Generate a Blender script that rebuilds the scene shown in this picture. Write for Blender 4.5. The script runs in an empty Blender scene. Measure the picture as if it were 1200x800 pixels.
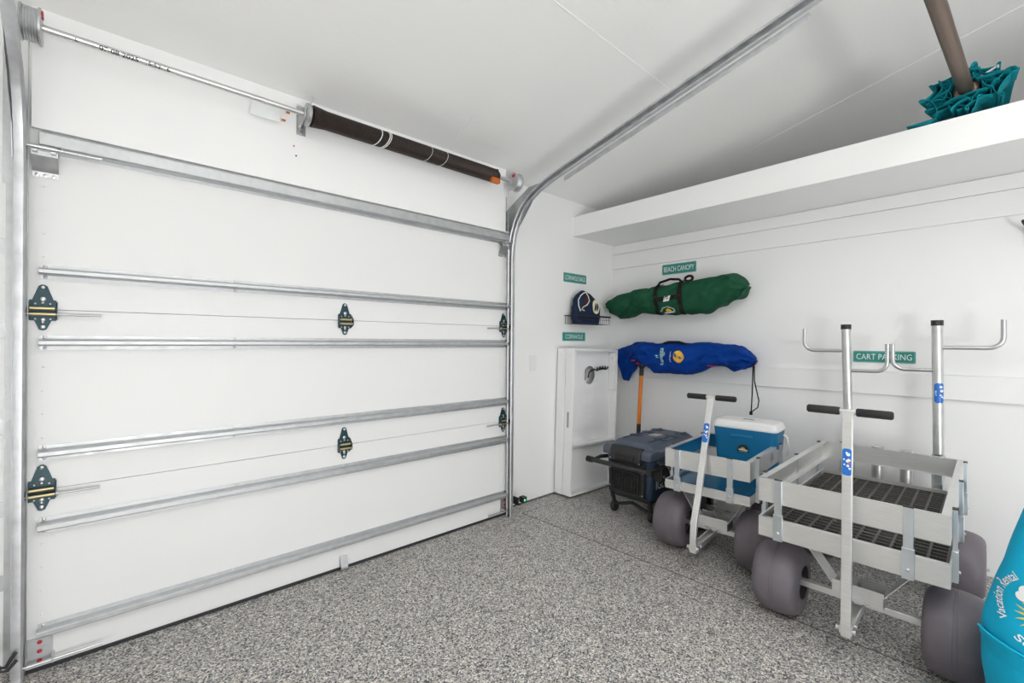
import bpy, math, random
from mathutils import Vector, Matrix, noise
from mathutils.bvhtree import BVHTree
random.seed(7)
PI = math.pi
SC = bpy.context.scene
COL = SC.collection

# ------------------------------------------------------------------ materials
def newmat(name):
    m = bpy.data.materials.new(name); m.use_nodes = True
    nt = m.node_tree
    return m, nt, nt.nodes['Principled BSDF'], nt.nodes, nt.links
def lin(h):
    h = h.lstrip('#'); v = [int(h[i:i+2], 16)/255 for i in (0, 2, 4)]
    return tuple((c/12.92 if c <= .04045 else ((c+.055)/1.055)**2.4) for c in v) + (1,)
def mat(name, col, rough=.5, metal=0., bump=0., bscale=60., var=0., vscale=8., coat=0., aniso=None):
    m, nt, b, N, L = newmat(name)
    c = lin(col) if isinstance(col, str) else tuple(col)+(1,)
    b.inputs['Base Color'].default_value = c
    b.inputs['Roughness'].default_value = rough
    b.inputs['Metallic'].default_value = metal
    if coat: b.inputs['Coat Weight'].default_value = coat
    tc = N.new('ShaderNodeTexCoord')
    if var:
        n = N.new('ShaderNodeTexNoise'); n.inputs['Scale'].default_value = vscale; n.inputs['Detail'].default_value = 4
        mp = N.new('ShaderNodeMapping')
        if aniso: mp.inputs['Scale'].default_value = aniso
        L.new(tc.outputs['Object'], mp.inputs[0]); L.new(mp.outputs[0], n.inputs['Vector'])
        r = N.new('ShaderNodeMapRange'); r.inputs[1].default_value = .3; r.inputs[2].default_value = .7
        r.inputs[3].default_value = 1-var; r.inputs[4].default_value = 1+var
        L.new(n.outputs['Fac'], r.inputs[0])
        hsv = N.new('ShaderNodeHueSaturation'); hsv.inputs['Color'].default_value = c
        L.new(r.outputs[0], hsv.inputs['Value']); L.new(hsv.outputs[0], b.inputs['Base Color'])
        if metal > .5:
            r2 = N.new('ShaderNodeMapRange'); r2.inputs[1].default_value = .3; r2.inputs[2].default_value = .7
            r2.inputs[3].default_value = rough*.8; r2.inputs[4].default_value = rough*1.25
            L.new(n.outputs['Fac'], r2.inputs[0]); L.new(r2.outputs[0], b.inputs['Roughness'])
    if bump:
        n = N.new('ShaderNodeTexNoise'); n.inputs['Scale'].default_value = bscale; n.inputs['Detail'].default_value = 3
        L.new(tc.outputs['Object'], n.inputs['Vector'])
        bp = N.new('ShaderNodeBump'); bp.inputs['Strength'].default_value = bump; bp.inputs['Distance'].default_value = .004
        L.new(n.outputs['Fac'], bp.inputs['Height']); L.new(bp.outputs[0], b.inputs['Normal'])
    return m

M = {}
M['wall'] = mat('wall_paint', (.85, .85, .845), .55, bump=.10, bscale=90)
M['door'] = mat('door_steel_white', (.79, .79, .785), .42, bump=.12, bscale=260)
M['header'] = mat('header_paint', (.88, .88, .875), .5, bump=.06, bscale=60)
M['board'] = mat('board_paint', (.84, .84, .84), .35, bump=.03, bscale=50)
M['galv'] = mat('galvanised_steel', (.53, .54, .55), .46, .85, var=.10, vscale=30, bump=.05, bscale=40)
M['galvb'] = mat('galvanised_track', (.64, .65, .67), .42, .85, var=.12, vscale=22)
M['steel'] = mat('bright_steel', (.60, .60, .60), .36, 1.)
M['alu'] = mat('brushed_aluminium', (.78, .775, .76), .42, .9, var=.06, vscale=12, aniso=(1, 1, 25))
M['alut'] = mat('aluminium_tube', (.66, .66, .65), .38, 1., var=.08, vscale=14)
M['zinc'] = mat('zinc_channel', (.66, .70, .73), .36, 1., var=.05, vscale=20)
M['brass'] = mat('zinc_yellow', (.55, .47, .27), .35, 1.)
M['hinge'] = mat('hinge_dark', lin('#24424a')[:3], .38, .3)
M['black'] = mat('black_plastic', (.018, .018, .019), .5)
M['blackr'] = mat('black_rubber', (.012, .012, .012), .75)
M['foam'] = mat('black_foam', (.022, .021, .021), .9, bump=.3, bscale=500)
M['spring'] = mat('spring_wire', (.055, .042, .036), .45, .6)
M['orange'] = mat('orange_glass_fibre', lin('#d9771c')[:3], .4)
M['orangeb'] = mat('orange_paint', lin('#c4631e')[:3], .5)
M['red'] = mat('red_paint', lin('#b5202e')[:3], .45)
M['tyre'] = mat('grey_balloon_tyre', lin('#666066')[:3], .5, bump=.08, bscale=40, var=.08, vscale=10)
M['tealsign'] = mat('sign_teal', lin('#24887e')[:3], .45)
M['signb'] = mat('sign_border', lin('#8fb8b2')[:3], .45)
M['white'] = mat('white_ink', (.84, .86, .85), .5)
M['cream'] = mat('cream_cloth', lin('#e6e3c4')[:3], .7)
M['navy'] = mat('navy_cloth', lin('#1f2c48')[:3], .8, bump=.3, bscale=120, var=.1)
M['maroon'] = mat('maroon_cloth', lin('#3a1722')[:3], .8)
M['green'] = mat('green_canvas', lin('#1c4f37')[:3], .7, bump=.35, bscale=70, var=.12, vscale=12)
M['webb'] = mat('black_webbing', (.016, .015, .014), .8)
M['blue'] = mat('blue_nylon', lin('#00378a')[:3], .75, bump=.3, bscale=60, var=.1, vscale=14)
M['coolb'] = mat('cooler_blue', lin('#0a6c9c')[:3], .42, bump=.12, bscale=300)
M['coolw'] = mat('cooler_white', (.83, .83, .82), .4)
M['slate'] = mat('slate_plastic', lin('#4d5563')[:3], .5, bump=.1, bscale=300)
M['slateb'] = mat('slate_blue_plastic', lin('#2b3f56')[:3], .45, bump=.1, bscale=300)
M['dblue'] = mat('deck_reflected_blue', lin('#1c5677')[:3], .25)  # cooler's reflection in the metal deck, put into the colour
M['grate'] = mat('black_grate', (.055, .052, .048), .5)
M['stick'] = mat('sticker_blue', lin('#1168c0')[:3], .3, coat=.3)
M['lblue'] = mat('light_blue_ink', lin('#7fb4dd')[:3], .4)
M['yellow'] = mat('yellow_ink', lin('#efc32c')[:3], .5)
M['tealc'] = mat('teal_canopy', lin('#0a7d88')[:3], .75, var=.08)
M['turq'] = mat('turquoise_cloth', lin('#13a3c6')[:3], .7, bump=.2, bscale=400)
M['bronze'] = mat('bronze_pole', lin('#75675d')[:3], .38, .7, var=.08, vscale=20, aniso=(6, 6, 6))
M['ink'] = mat('black_ink', (.03, .03, .03), .6)
M['gap'] = mat('joint_dark', (.12, .115, .11), .8)
M['rubber'] = mat('seal_rubber', (.02, .021, .024), .6)
M['outlet'] = mat('switch_plate', (.80, .80, .80), .3)
m, nt, b, N, L = newmat('led_green')
b.inputs['Base Color'].default_value = (.02, .3, .1, 1); b.inputs['Emission Color'].default_value = (.1, 1, .45, 1); b.inputs['Emission Strength'].default_value = 1.0
M['led'] = m

for k_ in ('blue', 'green', 'navy', 'tealc', 'turq', 'webb'): M[k_].node_tree.nodes['Principled BSDF'].inputs['Specular IOR Level'].default_value = .15
# epoxy flake floor
m, nt, b, N, L = newmat('epoxy_flake')
tc = N.new('ShaderNodeTexCoord')
vo = N.new('ShaderNodeTexVoronoi'); vo.inputs['Scale'].default_value = 185
L.new(tc.outputs['Object'], vo.inputs['Vector'])
rp = N.new('ShaderNodeValToRGB'); rp.color_ramp.interpolation = 'CONSTANT'
stops = [(0, '#4c4d50'), (.13, '#77777a'), (.27, '#aeaba5'), (.45, '#c6c2bb'), (.60, '#8f9093'), (.72, '#aca69d'), (.83, '#e4e1da'), (.94, '#333537')]
els = rp.color_ramp.elements
els[0].position = 0; els[0].color = lin(stops[0][1]); els[1].position = stops[1][0]; els[1].color = lin(stops[1][1])
for p, c in stops[2:]:
    e = els.new(p); e.color = lin(c)
sp = N.new('ShaderNodeSeparateColor'); L.new(vo.outputs['Color'], sp.inputs[0]); L.new(sp.outputs[0], rp.inputs[0])
L.new(rp.outputs[0], b.inputs['Base Color'])
b.inputs['Roughness'].default_value = .42
bp = N.new('ShaderNodeBump'); bp.inputs['Strength'].default_value = .25; bp.inputs['Distance'].default_value = .002
L.new(sp.outputs[1], bp.inputs['Height']); L.new(bp.outputs[0], b.inputs['Normal'])
M['floor'] = m
# painted ceiling board with brushed ripples
m, nt, b, N, L = newmat('ceiling_board')
tc = N.new('ShaderNodeTexCoord')
mp = N.new('ShaderNodeMapping'); mp.inputs['Scale'].default_value = (1.0, 7, 7); mp.inputs['Rotation'].default_value = (0, 0, .3)
n1 = N.new('ShaderNodeTexNoise'); n1.inputs['Scale'].default_value = 3.2; n1.inputs['Detail'].default_value = 5; n1.inputs['Distortion'].default_value = 1.4
L.new(tc.outputs['Object'], mp.inputs[0]); L.new(mp.outputs[0], n1.inputs['Vector'])
bp = N.new('ShaderNodeBump'); bp.inputs['Strength'].default_value = .16; bp.inputs['Distance'].default_value = .012
L.new(n1.outputs['Fac'], bp.inputs['Height']); L.new(bp.outputs[0], b.inputs['Normal'])
b.inputs['Base Color'].default_value = (.90, .90, .89, 1); b.inputs['Roughness'].default_value = .5
M['ceil'] = m

# ------------------------------------------------------------------ mesh builder
class MB:
    def __init__(s): s.v = []; s.f = []; s.mi = []; s.cur = 0
    def add(s, vs, fs):
        o = len(s.v); s.v += [Vector(p) for p in vs]
        for f in fs: s.f.append([i+o for i in f]); s.mi.append(s.cur)
        return s
    def m(s, i): s.cur = i; return s
    def box(s, a, b):
        x0, y0, z0 = [min(a[i], b[i]) for i in range(3)]; x1, y1, z1 = [max(a[i], b[i]) for i in range(3)]
        return s.add([(x0,y0,z0),(x1,y0,z0),(x1,y1,z0),(x0,y1,z0),(x0,y0,z1),(x1,y0,z1),(x1,y1,z1),(x0,y1,z1)],
              [(3,2,1,0),(4,5,6,7),(0,1,5,4),(1,2,6,5),(2,3,7,6),(3,0,4,7)])
    def obox(s, c, ax, half):
        c = Vector(c); ax = [Vector(a).normalized() for a in ax]; vs = []
        for sz in (-1, 1):
            for sx, sy in ((-1,-1),(1,-1),(1,1),(-1,1)):
                vs.append(c+ax[0]*half[0]*sx+ax[1]*half[1]*sy+ax[2]*half[2]*sz)
        return s.add(vs, [(3,2,1,0),(4,5,6,7),(0,1,5,4),(1,2,6,5),(2,3,7,6),(3,0,4,7)])
    def bar(s, p, q, w, h, up=(0,0,1)):
        p = Vector(p); q = Vector(q); d = (q-p); l = d.length; d.normalize(); up = Vector(up)
        sd = d.cross(up)
        if sd.length < 1e-4: sd = d.cross(Vector((1,0,0)))
        sd.normalize(); u = sd.cross(d)
        return s.obox((p+q)/2, (d, sd, u), (l/2, w/2, h/2))
    def frames(s, pts):
        pts = [Vector(p) for p in pts]; n = len(pts); T = []
        for i in range(n):
            a = pts[max(i-1,0)]; b_ = pts[min(i+1,n-1)]; T.append((b_-a).normalized())
        u = T[0].orthogonal().normalized(); out = []
        for i in range(n):
            u = (u - T[i]*u.dot(T[i])).normalized(); out.append((pts[i], u, T[i].cross(u)))
        return out
    def tube(s, pts, r, n=12, caps=True):
        fr = s.frames(pts); k = len(fr); vs = []
        for i, (p, u, w) in enumerate(fr):
            rr = r[i] if isinstance(r, (list, tuple)) else r
            for j in range(n):
                a = 2*PI*j/n; vs.append(p+(u*math.cos(a)+w*math.sin(a))*rr)
        fs = [(i*n+j, i*n+(j+1)%n, (i+1)*n+(j+1)%n, (i+1)*n+j) for i in range(k-1) for j in range(n)]
        if caps: fs += [tuple(range(n-1,-1,-1)), tuple((k-1)*n+j for j in range(n))]
        return s.add(vs, fs)
    def pipe(s, p, q, r, n=16): return s.tube([p, q], r, n)
    def loft(s, rings, caps=True, closed=True):
        n = len(rings[0]); k = len(rings); vs = [p for r in rings for p in r]
        jj = n if closed else n-1
        fs = [(i*n+j, i*n+(j+1)%n, (i+1)*n+(j+1)%n, (i+1)*n+j) for i in range(k-1) for j in range(jj)]
        if caps and closed: fs += [tuple(range(n-1,-1,-1)), tuple((k-1)*n+j for j in range(n))]
        return s.add(vs, fs)
    def prism(s, poly, d):
        n = len(poly); poly = [Vector(p) for p in poly]; d = Vector(d)
        vs = poly+[p+d for p in poly]
        fs = [tuple(range(n-1,-1,-1)), tuple(range(n,2*n))]+[(i,(i+1)%n,n+(i+1)%n,n+i) for i in range(n)]
        return s.add(vs, fs)
    def sheet(s, line, d, t):
        """bent sheet-metal profile: 3-D polyline extruded along d, thickness t"""
        line = [Vector(p) for p in line]; d = Vector(d); dn = d.normalized(); L_ = []; n = len(line)
        for i in range(n):
            a = line[max(i-1,0)]; b_ = line[min(i+1,n-1)]
            t1 = (line[i]-a).normalized() if i else (b_-line[i]).normalized()
            t2 = (b_-line[i]).normalized() if i < n-1 else t1
            n1 = t1.cross(dn).normalized(); n2 = t2.cross(dn).normalized(); nn = (n1+n2)
            nn = nn.normalized() if nn.length > 1e-5 else n1
            L_.append(line[i]+nn*t/max(.4, nn.dot(n1)))
        poly = line+L_[::-1]
        # quads along the strip keep concave profiles clean
        for i in range(n-1):
            q = [line[i], line[i+1], L_[i+1], L_[i]]
            s.prism(q, d)
        return s
    def lathe(s, prof, c, axis, n=32):
        c = Vector(c); ax = Vector(axis).normalized(); u = ax.orthogonal().normalized(); w = ax.cross(u); vs = []
        for (r, h) in prof:
            for j in range(n):
                a = 2*PI*j/n; vs.append(c+ax*h+(u*math.cos(a)+w*math.sin(a))*max(r, 1e-4))
        k = len(prof)
        fs = [(i*n+j, i*n+(j+1)%n, (i+1)*n+(j+1)%n, (i+1)*n+j) for i in range(k-1) for j in range(n)]
        fs += [tuple(range(n-1,-1,-1)), tuple((k-1)*n+j for j in range(n))]
        return s.add(vs, fs)
    def ball(s, c, r, n=12):
        r3 = r if isinstance(r, (tuple, list)) else (r, r, r)
        rings = []
        for i in range(1, n):
            th = PI*i/n
            rings.append([(c[0]+r3[0]*math.sin(th)*math.cos(2*PI*j/n), c[1]+r3[1]*math.sin(th)*math.sin(2*PI*j/n), c[2]-r3[2]*math.cos(th)) for j in range(n)])
        return s.loft(rings)
    def islands(s):
        par = list(range(len(s.v)))
        def fd(i):
            while par[i] != i: par[i] = par[par[i]]; i = par[i]
            return i
        for f in s.f:
            a = fd(f[0])
            for j in f[1:]: par[fd(j)] = a
        grp = {}
        for k, f in enumerate(s.f): grp.setdefault(fd(f[0]), []).append(k)
        out = []
        for ks in grp.values():
            m_ = MB(); mp_ = {}
            for k in ks:
                ff = []
                for i in s.f[k]:
                    if i not in mp_: mp_[i] = len(m_.v); m_.v.append(s.v[i])
                    ff.append(mp_[i])
                m_.f.append(ff); m_.mi.append(s.mi[k])
            out.append(m_)
        return out
    def each(s, name, mats, parent=None, **k):
        return [m_.build(name, mats, parent, **k) for m_ in s.islands()]
    def build(s, name, mats, parent=None, bevel=0, smooth=None, subsurf=0, world=True):
        if not isinstance(mats, (list, tuple)): mats = [mats]
        loc = Vector((0,0,0))
        if parent is not None and world:
            r = parent
            while r.parent: r = r.parent
            loc = r.location
        elif parent is None and s.v:
            lo = Vector([min(p[i] for p in s.v) for i in range(3)]); hi = Vector([max(p[i] for p in s.v) for i in range(3)])
            loc = Vector(((lo.x+hi.x)/2, (lo.y+hi.y)/2, lo.z))
        me = bpy.data.meshes.new(name)
        me.from_pydata([p-loc for p in s.v] if (world or parent is None) else s.v, [], s.f)
        for i, p in enumerate(me.polygons): p.material_index = s.mi[i]
        for mt in mats: me.materials.append(M[mt] if isinstance(mt, str) else mt)
        import bmesh
        bm = bmesh.new(); bm.from_mesh(me); bmesh.ops.recalc_face_normals(bm, faces=bm.faces); bm.to_mesh(me); bm.free()
        if smooth is not None:
            me.shade_smooth(); me.set_sharp_from_angle(angle=math.radians(smooth))
        o = bpy.data.objects.new(name, me); COL.objects.link(o)
        if parent is not None: o.parent = parent
        else: o.location = loc
        if bevel:
            bv = o.modifiers.new('bevel', 'BEVEL'); bv.width = bevel; bv.segments = 2; bv.limit_method = 'ANGLE'; bv.angle_limit = math.radians(40)
            me.shade_smooth(); me.set_sharp_from_angle(angle=math.radians(50))
        if subsurf:
            ss = o.modifiers.new('sub', 'SUBSURF'); ss.levels = subsurf; ss.render_levels = subsurf
        return o

def tag(o, label=None, cat=None, group=None, kind=None):
    if label: o['label'] = label
    if cat: o['category'] = cat
    if group: o['group'] = group
    if kind: o['kind'] = kind
    return o
def thing(name, loc, label=None, cat=None, group=None, rz=0, kind=None):
    o = bpy.data.objects.new(name, None); o.empty_display_size = .1; COL.objects.link(o)
    o.location = loc; o.rotation_euler = (0, 0, rz)
    return tag(o, label, cat, group, kind)
def struct(name, mb, m_, **k):
    o = mb.build(name, m_, **k); o['kind'] = 'structure'; return o

_fonts = {}
def text_geo(body, height, sx=1.0, fontoff=0.0):
    """(verts2d, faces) of lettering centred on the origin, cap height ~ height"""
    cu = bpy.data.curves.new('t', 'FONT'); cu.body = body; cu.size = 1; cu.align_x = 'LEFT'; cu.resolution_u = 3; cu.offset = fontoff
    ob = bpy.data.objects.new('t', cu); COL.objects.link(ob)
    bpy.context.view_layer.update()
    dg = bpy.context.evaluated_depsgraph_get()
    me = bpy.data.meshes.new_from_object(ob.evaluated_get(dg))
    v = [tuple(p.co) for p in me.vertices]; f = [tuple(p.vertices) for p in me.polygons]
    bpy.data.objects.remove(ob); bpy.data.meshes.remove(me); bpy.data.curves.remove(cu)
    xs = [p[0] for p in v]; ys = [p[1] for p in v]
    k = height/(max(ys)-min(ys)); cx = (max(xs)+min(xs))/2; cy = (max(ys)+min(ys))/2
    return [((p[0]-cx)*k*sx, (p[1]-cy)*k) for p in v], f, (max(xs)-min(xs))*k*sx
def decal(mb, geo, fn, thick=None):
    v, f = geo[0], geo[1]
    mb.add([fn(a, b_) for a, b_ in v], f)
def disc(r, n=24, rx=1., ry=1., c=(0,0), a0=0, a1=2*PI):
    pts = [(c[0]+r*rx*math.cos(a0+(a1-a0)*i/(n if a1-a0 >= 2*PI-.01 else n-1)), c[1]+r*ry*math.sin(a0+(a1-a0)*i/(n if a1-a0 >= 2*PI-.01 else n-1))) for i in range(n)]
    return pts, [tuple(range(n))]

YW, C = 2.56, 3.60
SL = .249
def ceil_z(y): return 2.49+SL*(YW-y)
DY = 2.485
XL, YB, XF = -1.3, -2.6, 5.35     # left wall, rear wall, end of the loft

# ------------------------------------------------------------------ room shell
struct('floor', MB().box((XL-.1, YB-.1, -.1), (XF, YW+.12, 0)), 'floor')
yb = YB-.1
struct('ceiling', MB().add([(XL-.1, YW+.1, ceil_z(YW+.1)), (XF+.1, YW+.1, ceil_z(YW+.1)), (XF+.1, yb, ceil_z(yb)), (XL-.1, yb, ceil_z(yb)),
      (XL-.1, YW+.1, ceil_z(YW+.1)+.1), (XF+.1, YW+.1, ceil_z(YW+.1)+.1), (XF+.1, yb, ceil_z(yb)+.1), (XL-.1, yb, ceil_z(yb)+.1)],
      [(3,2,1,0),(4,5,6,7),(0,1,5,4),(1,2,6,5),(2,3,7,6),(3,0,4,7)]), 'ceil')
struct('wall_door', MB().box((XL-.1, YW, 0), (XF+.1, YW+.1, ceil_z(YW)+.03)), 'wall')
fw_ = MB().box((C, YB, 0), (C+.1, YW, 2.185))
struct('wall_far', fw_, 'wall')
lw = MB().prism([(XL, YB, 0), (XL, YW, 0), (XL, YW, ceil_z(YW)+.02), (XL, YB, ceil_z(YB)+.02)], (-.1, 0, 0))
struct('wall_left', lw, 'wall')
lo_ = MB().prism([(XF, YB, 2.3), (XF, YW, 2.3), (XF, YW, ceil_z(YW)+.02), (XF, YB, ceil_z(YB)+.02)], (.1, 0, 0))
struct('wall_loft', lo_, 'wall')
bw = MB()
zt = ceil_z(YB)+.02
bw.box((XL-.1, YB-.1, 0), (-.6, YB, zt)); bw.box((2.9, YB-.1, 0), (XF+.1, YB, zt)); bw.box((-.6, YB-.1, 2.3), (2.9, YB, zt))  # unseen doorway gap, added to let light in
struct('wall_rear', bw, 'wall')
struct('trim_rear_opening', MB().box((-.68, YB-.02, 0), (-.6, YB+.015, 2.38)).box((2.9, YB-.02, 0), (2.98, YB+.015, 2.38)).box((-.68, YB-.02, 2.3), (2.98, YB+.015, 2.38)), 'header', bevel=.003)
struct('floor_driveway', MB().box((-6, -12, -.12), (8, YB-.1, -.02)), mat('driveway_concrete', (.5, .49, .47), .8, var=.1))
# loft ledge over the cart wall
struct('trim_loft_ledge', MB().box((3.018, YB, 2.188), (XF, YW, 2.358)), 'header', bevel=.002)
# header above the garage door
hz = ceil_z(2.46)
struct('trim_header', MB().prism([(-.215, 2.46, 2.064), (-.215, DY-.003, 2.064), (-.215, DY-.003, 2.085), (-.215, YW, 2.085), (-.215, YW, ceil_z(YW)), (-.215, 2.46, hz)], (2.36, 0, 0)), 'header')
# far wall boards
struct('trim_upper_board', MB().box((C-.016, YB, 1.962), (C, YW, 2.098)), 'wall', bevel=.002)
struct('trim_top_board', MB().box((C-.010, YB, 2.102), (C, YW, 2.186)), 'wall', bevel=.002)
struct('trim_rail_board', MB().box((C-.019, YB, .954), (C, 2.40, 1.095)), 'wall', bevel=.003)
for k, yy in enumerate((.27,)):
    struct('trim_panel_seam', MB().box((C-.0015, yy-.002, 1.1), (C, yy+.002, 1.96)), 'wall')
# ceiling panel seams
sm = MB()
def seam(p, q, w=.004):
    (x0, y0), (x1, y1) = p, q
    sm.bar((x0, y0, ceil_z(y0)-.001), (x1, y1, ceil_z(y1)-.001), w, .003)
seam((3.73, 1.75), (3.73, -1.5), .003); seam((1.63, 2.46), (1.60, 2.1), .002); seam((1.40, 1.369), (1.62, 1.369), .004); seam((1.62, 1.369), (2.5, 1.376), .0015)
struct('trim_ceiling_seam', sm, 'ceil')
# control joint in the slab
struct('trim_floor_joint', MB().bar((2.29, 2.42, .0005), (2.37, .2, .0005), .005, .002).bar((2.29, 2.42, .0005), (3.58, 2.36, .0005), .003, .001), 'gap')
struct('baseboard_door_side', MB().box((2.24, YW-.004, 0), (3.6, YW, .012)), 'gap')

# ------------------------------------------------------------------ garage door
DX0, DX1, DY = -.222, 2.205, 2.485
door = thing('door_1', ((DX0+DX1)/2, DY, 0), kind='structure')
secs = [(.013, .688), (.690, 1.380), (1.382, 2.078)]
for a, b_ in secs:
    p = MB().box((DX0, DY, a), (DX1, DY+.04, b_))
    for xs in (DX0+.078, DX1-.078): p.box((xs-.0012, DY-.001, a), (xs+.0012, DY, b_))
    for k in range(4):
        for xs in (DX0+.04, DX1-.04):
            p.ball((xs, DY-.0005, a+.2+.09*k), .004, 6)
    p.build('door_section', 'door', door, smooth=30)
MB().box((DX0, DY-.006, .001), (DX1, DY+.035, .015)).build('bottom_seal', 'rubber', door)
def strut(z0, z1, x0=DX0+.03, x1=DX1-.003):
    h = z1-z0; mB = MB(); f = .016
    a = z1-f; b2 = z0+f
    pr = [(x0, DY-.001, z1), (x0, DY-.001, a), (x0, DY-.036, a-.002), (x0, DY-.040, a-.006), (x0, DY-.040, b2+.006), (x0, DY-.036, b2+.002), (x0, DY-.001, b2), (x0, DY-.001, z0)]
    mB.sheet(pr, (x1-x0, 0, 0), .0016)
    o = mB.build('door_strut', 'galv', door)
    s_ = MB()
    for xx in (DX0+.045, DX0+.055+.62, .98, 1.6, DX1-.045):
        for zz in (z1-f/2, z0+f/2): s_.lathe([(0,0),(.006,0),(.006,.003),(.003,.005),(0,.005)], (xx, DY-.002, zz), (0,-1,0), 8)
    s_.each('screw', 'steel', o, smooth=40)
for z0, z1 in ((1.980, 2.066), (1.497, 1.552), (1.226, 1.281), (.803, .860), (.523, .583), (.122, .178)): strut(z0, z1)

def hinge(x, z, w=.074, h=.176, roller=0):
    """pointed hinge leaf pair with knuckle tubes; roller: +1/-1 gives a long stem that way"""
    y = DY-.004
    mB = MB(); hw = w/2
    z0 = z-h*.41; z1 = z+h*.59; c0 = z-.01
    up = [(-hw*.98, .0), (-hw*.98, .045), (-hw*.78, .045), (-.012, z1-z-.006), (-.004, z1-z), (.004, z1-z), (.012, z1-z-.006), (hw*.78, .045), (hw*.98, .045), (hw*.98, .0)]
    mB.prism([(x+a, y, z+b_+.0) for a, b_ in up], (0, .003, 0))
    dn = [(-hw*.98, .0), (-hw*.98, -.034), (-hw*.62, -.034), (-.010, z0-z+.004), (0, z0-z), (.010, z0-z+.004), (hw*.62, -.034), (hw*.98, -.034), (hw*.98, .0)]
    mB.prism([(x+a, y-.003, z+b_) for a, b_ in dn], (0, .003, 0))
    for s_ in (-1, 1):
        mB.prism([(x+s_*hw, y, z+.040), (x+s_*hw, y-.030, z+.012), (x+s_*hw, y-.030, z-.016), (x+s_*hw, y, z-.030)], (s_*.003, 0, 0))
    o = mB.build('hinge', 'hinge', door, bevel=.0006)
    MB().pipe((x-hw*.9, y-.018, z+.012), (x+hw*.9, y-.018, z+.012), .0065).build('knuckle_tube', 'brass', o, smooth=40)
    MB().pipe((x-hw*1.08, y-.022, z-.010), (x+hw*1.08, y-.022, z-.010), .0062).build('roller_tube', 'brass', o, smooth=40)
    s_ = MB()
    for dx, dz, r in ((0, h*.53, .0065), (0, .048, .0085), (0, .034, .005), (-.020, .030, .004), (.020, .030, .004), (0, -.03, .0075), (0, -.04, .005), (-.020, -.028, .004), (.020, -.028, .004), (0, z0-z+.014, .0075)):
        s_.lathe([(0,0),(r,0),(r,.003),(r*.5,.005),(0,.005)], (x+dx, y-.003, z+dz), (0,-1,0), 8)
    s_.each('bolt', 'steel', o, smooth=40)
    if roller:
        xe = x+roller*.165
        st = MB().pipe((x-roller*.066, y-.022, z-.010), (xe, y-.022, z-.010), .0045)
        st.pipe((x+roller*(hw+.002), y-.022, z-.010), (x+roller*(hw+.009), y-.022, z-.010), .009, 8)
        st.build('roller_stem', 'galv', o, smooth=40)
for z in (1.372, .683):
    hinge(-.183, z, roller=1)
    hinge(.982, z, w=.072 if z > 1 else .066)
    hinge(2.150, z, roller=-1)
# top roller fixtures
for x, s_ in ((-.178, 1), (2.135, -1)):
    o = MB().sheet([(x-.036, DY-.002, 1.885), (x-.036, DY-.006, 1.905), (x-.036, DY-.050, 1.955), (x-.036, DY-.052, 1.975)], (.072, 0, 0), .002)
    o.box((x-.036, DY-.004, 1.975), (x+.036, DY-.001, 2.0)).box((x-.036, DY-.058, 1.972), (x+.036, DY-.004, 1.976))
    o = o.build('top_bracket', 'galv', door)
    MB().pipe((x-s_*.070, DY-.062, 1.982), (x+s_*.16, DY-.062, 1.982), .0048).pipe((x-.034, DY-.062, 1.982), (x+.034, DY-.062, 1.982), .008).pipe((x+s_*.046, DY-.062, 1.982), (x+s_*.05, DY-.062, 1.982), .011).build('roller_stem', 'steel', o, smooth=40)
    b_ = MB()
    for k in (-1, 0, 1): b_.lathe([(0,0),(.007,0),(.007,.004),(0,.006)], (x+k*.022, DY-.005, 1.893), (0,-1,0), 8)
    for k in (-1, 1): b_.box((x+k*.024-.006, DY-.074, 1.962), (x+k*.024+.006, DY-.050, 1.970))
    b_.each('bolt', 'steel', o, smooth=40)
# bottom corner brackets with red-headed rivets and long roller stems
for x0, x1, s_ in ((DX0, DX0+.072, 1), (DX1-.072, DX1, -1)):
    o = MB().box((x0, DY-.004, .03), (x1, DY-.001, .128)).box((x0 if s_ > 0 else x1-.003, DY-.030, .030), (x0+.003 if s_ > 0 else x1, DY-.001, .128)).build('bottom_bracket', 'galv', door)
    r_ = MB()
    for zz in (.110, .076, .040): r_.lathe([(0,0),(.0075,0),(.0075,.002),(.004,.004),(0,.004)], ((x0+x1)/2, DY-.004, zz), (0,-1,0), 12)
    r_.each('red_rivet', 'red', o, smooth=40)
    xa = x0-.02 if s_ > 0 else x1+.02
    MB().pipe((xa, DY-.040, .046), (xa+s_*.235, DY-.040, .046), .0052).box((xa+s_*.09, DY-.046, .036), (xa+s_*.096, DY-.002, .060)).build('roller_stem', 'steel', o, smooth=40)
MB().box((.962, DY-.006, -.0+.012), (1.0, DY-.002, .074)).sheet([(.962, DY-.006, .074), (.962, DY-.026, .02), (.962, DY-.026, .008)], (.038, 0, 0), .002).build('centre_bracket', 'galv', door)
MB().box((DX0-.026, DY+.01, 0.002), (DX0-.004, YW-.001, 2.085)).box((DX1+.004, DY+.01, .002), (DX1+.022, YW-.001, 2.085)).build('door_stop', 'header', door)

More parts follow.
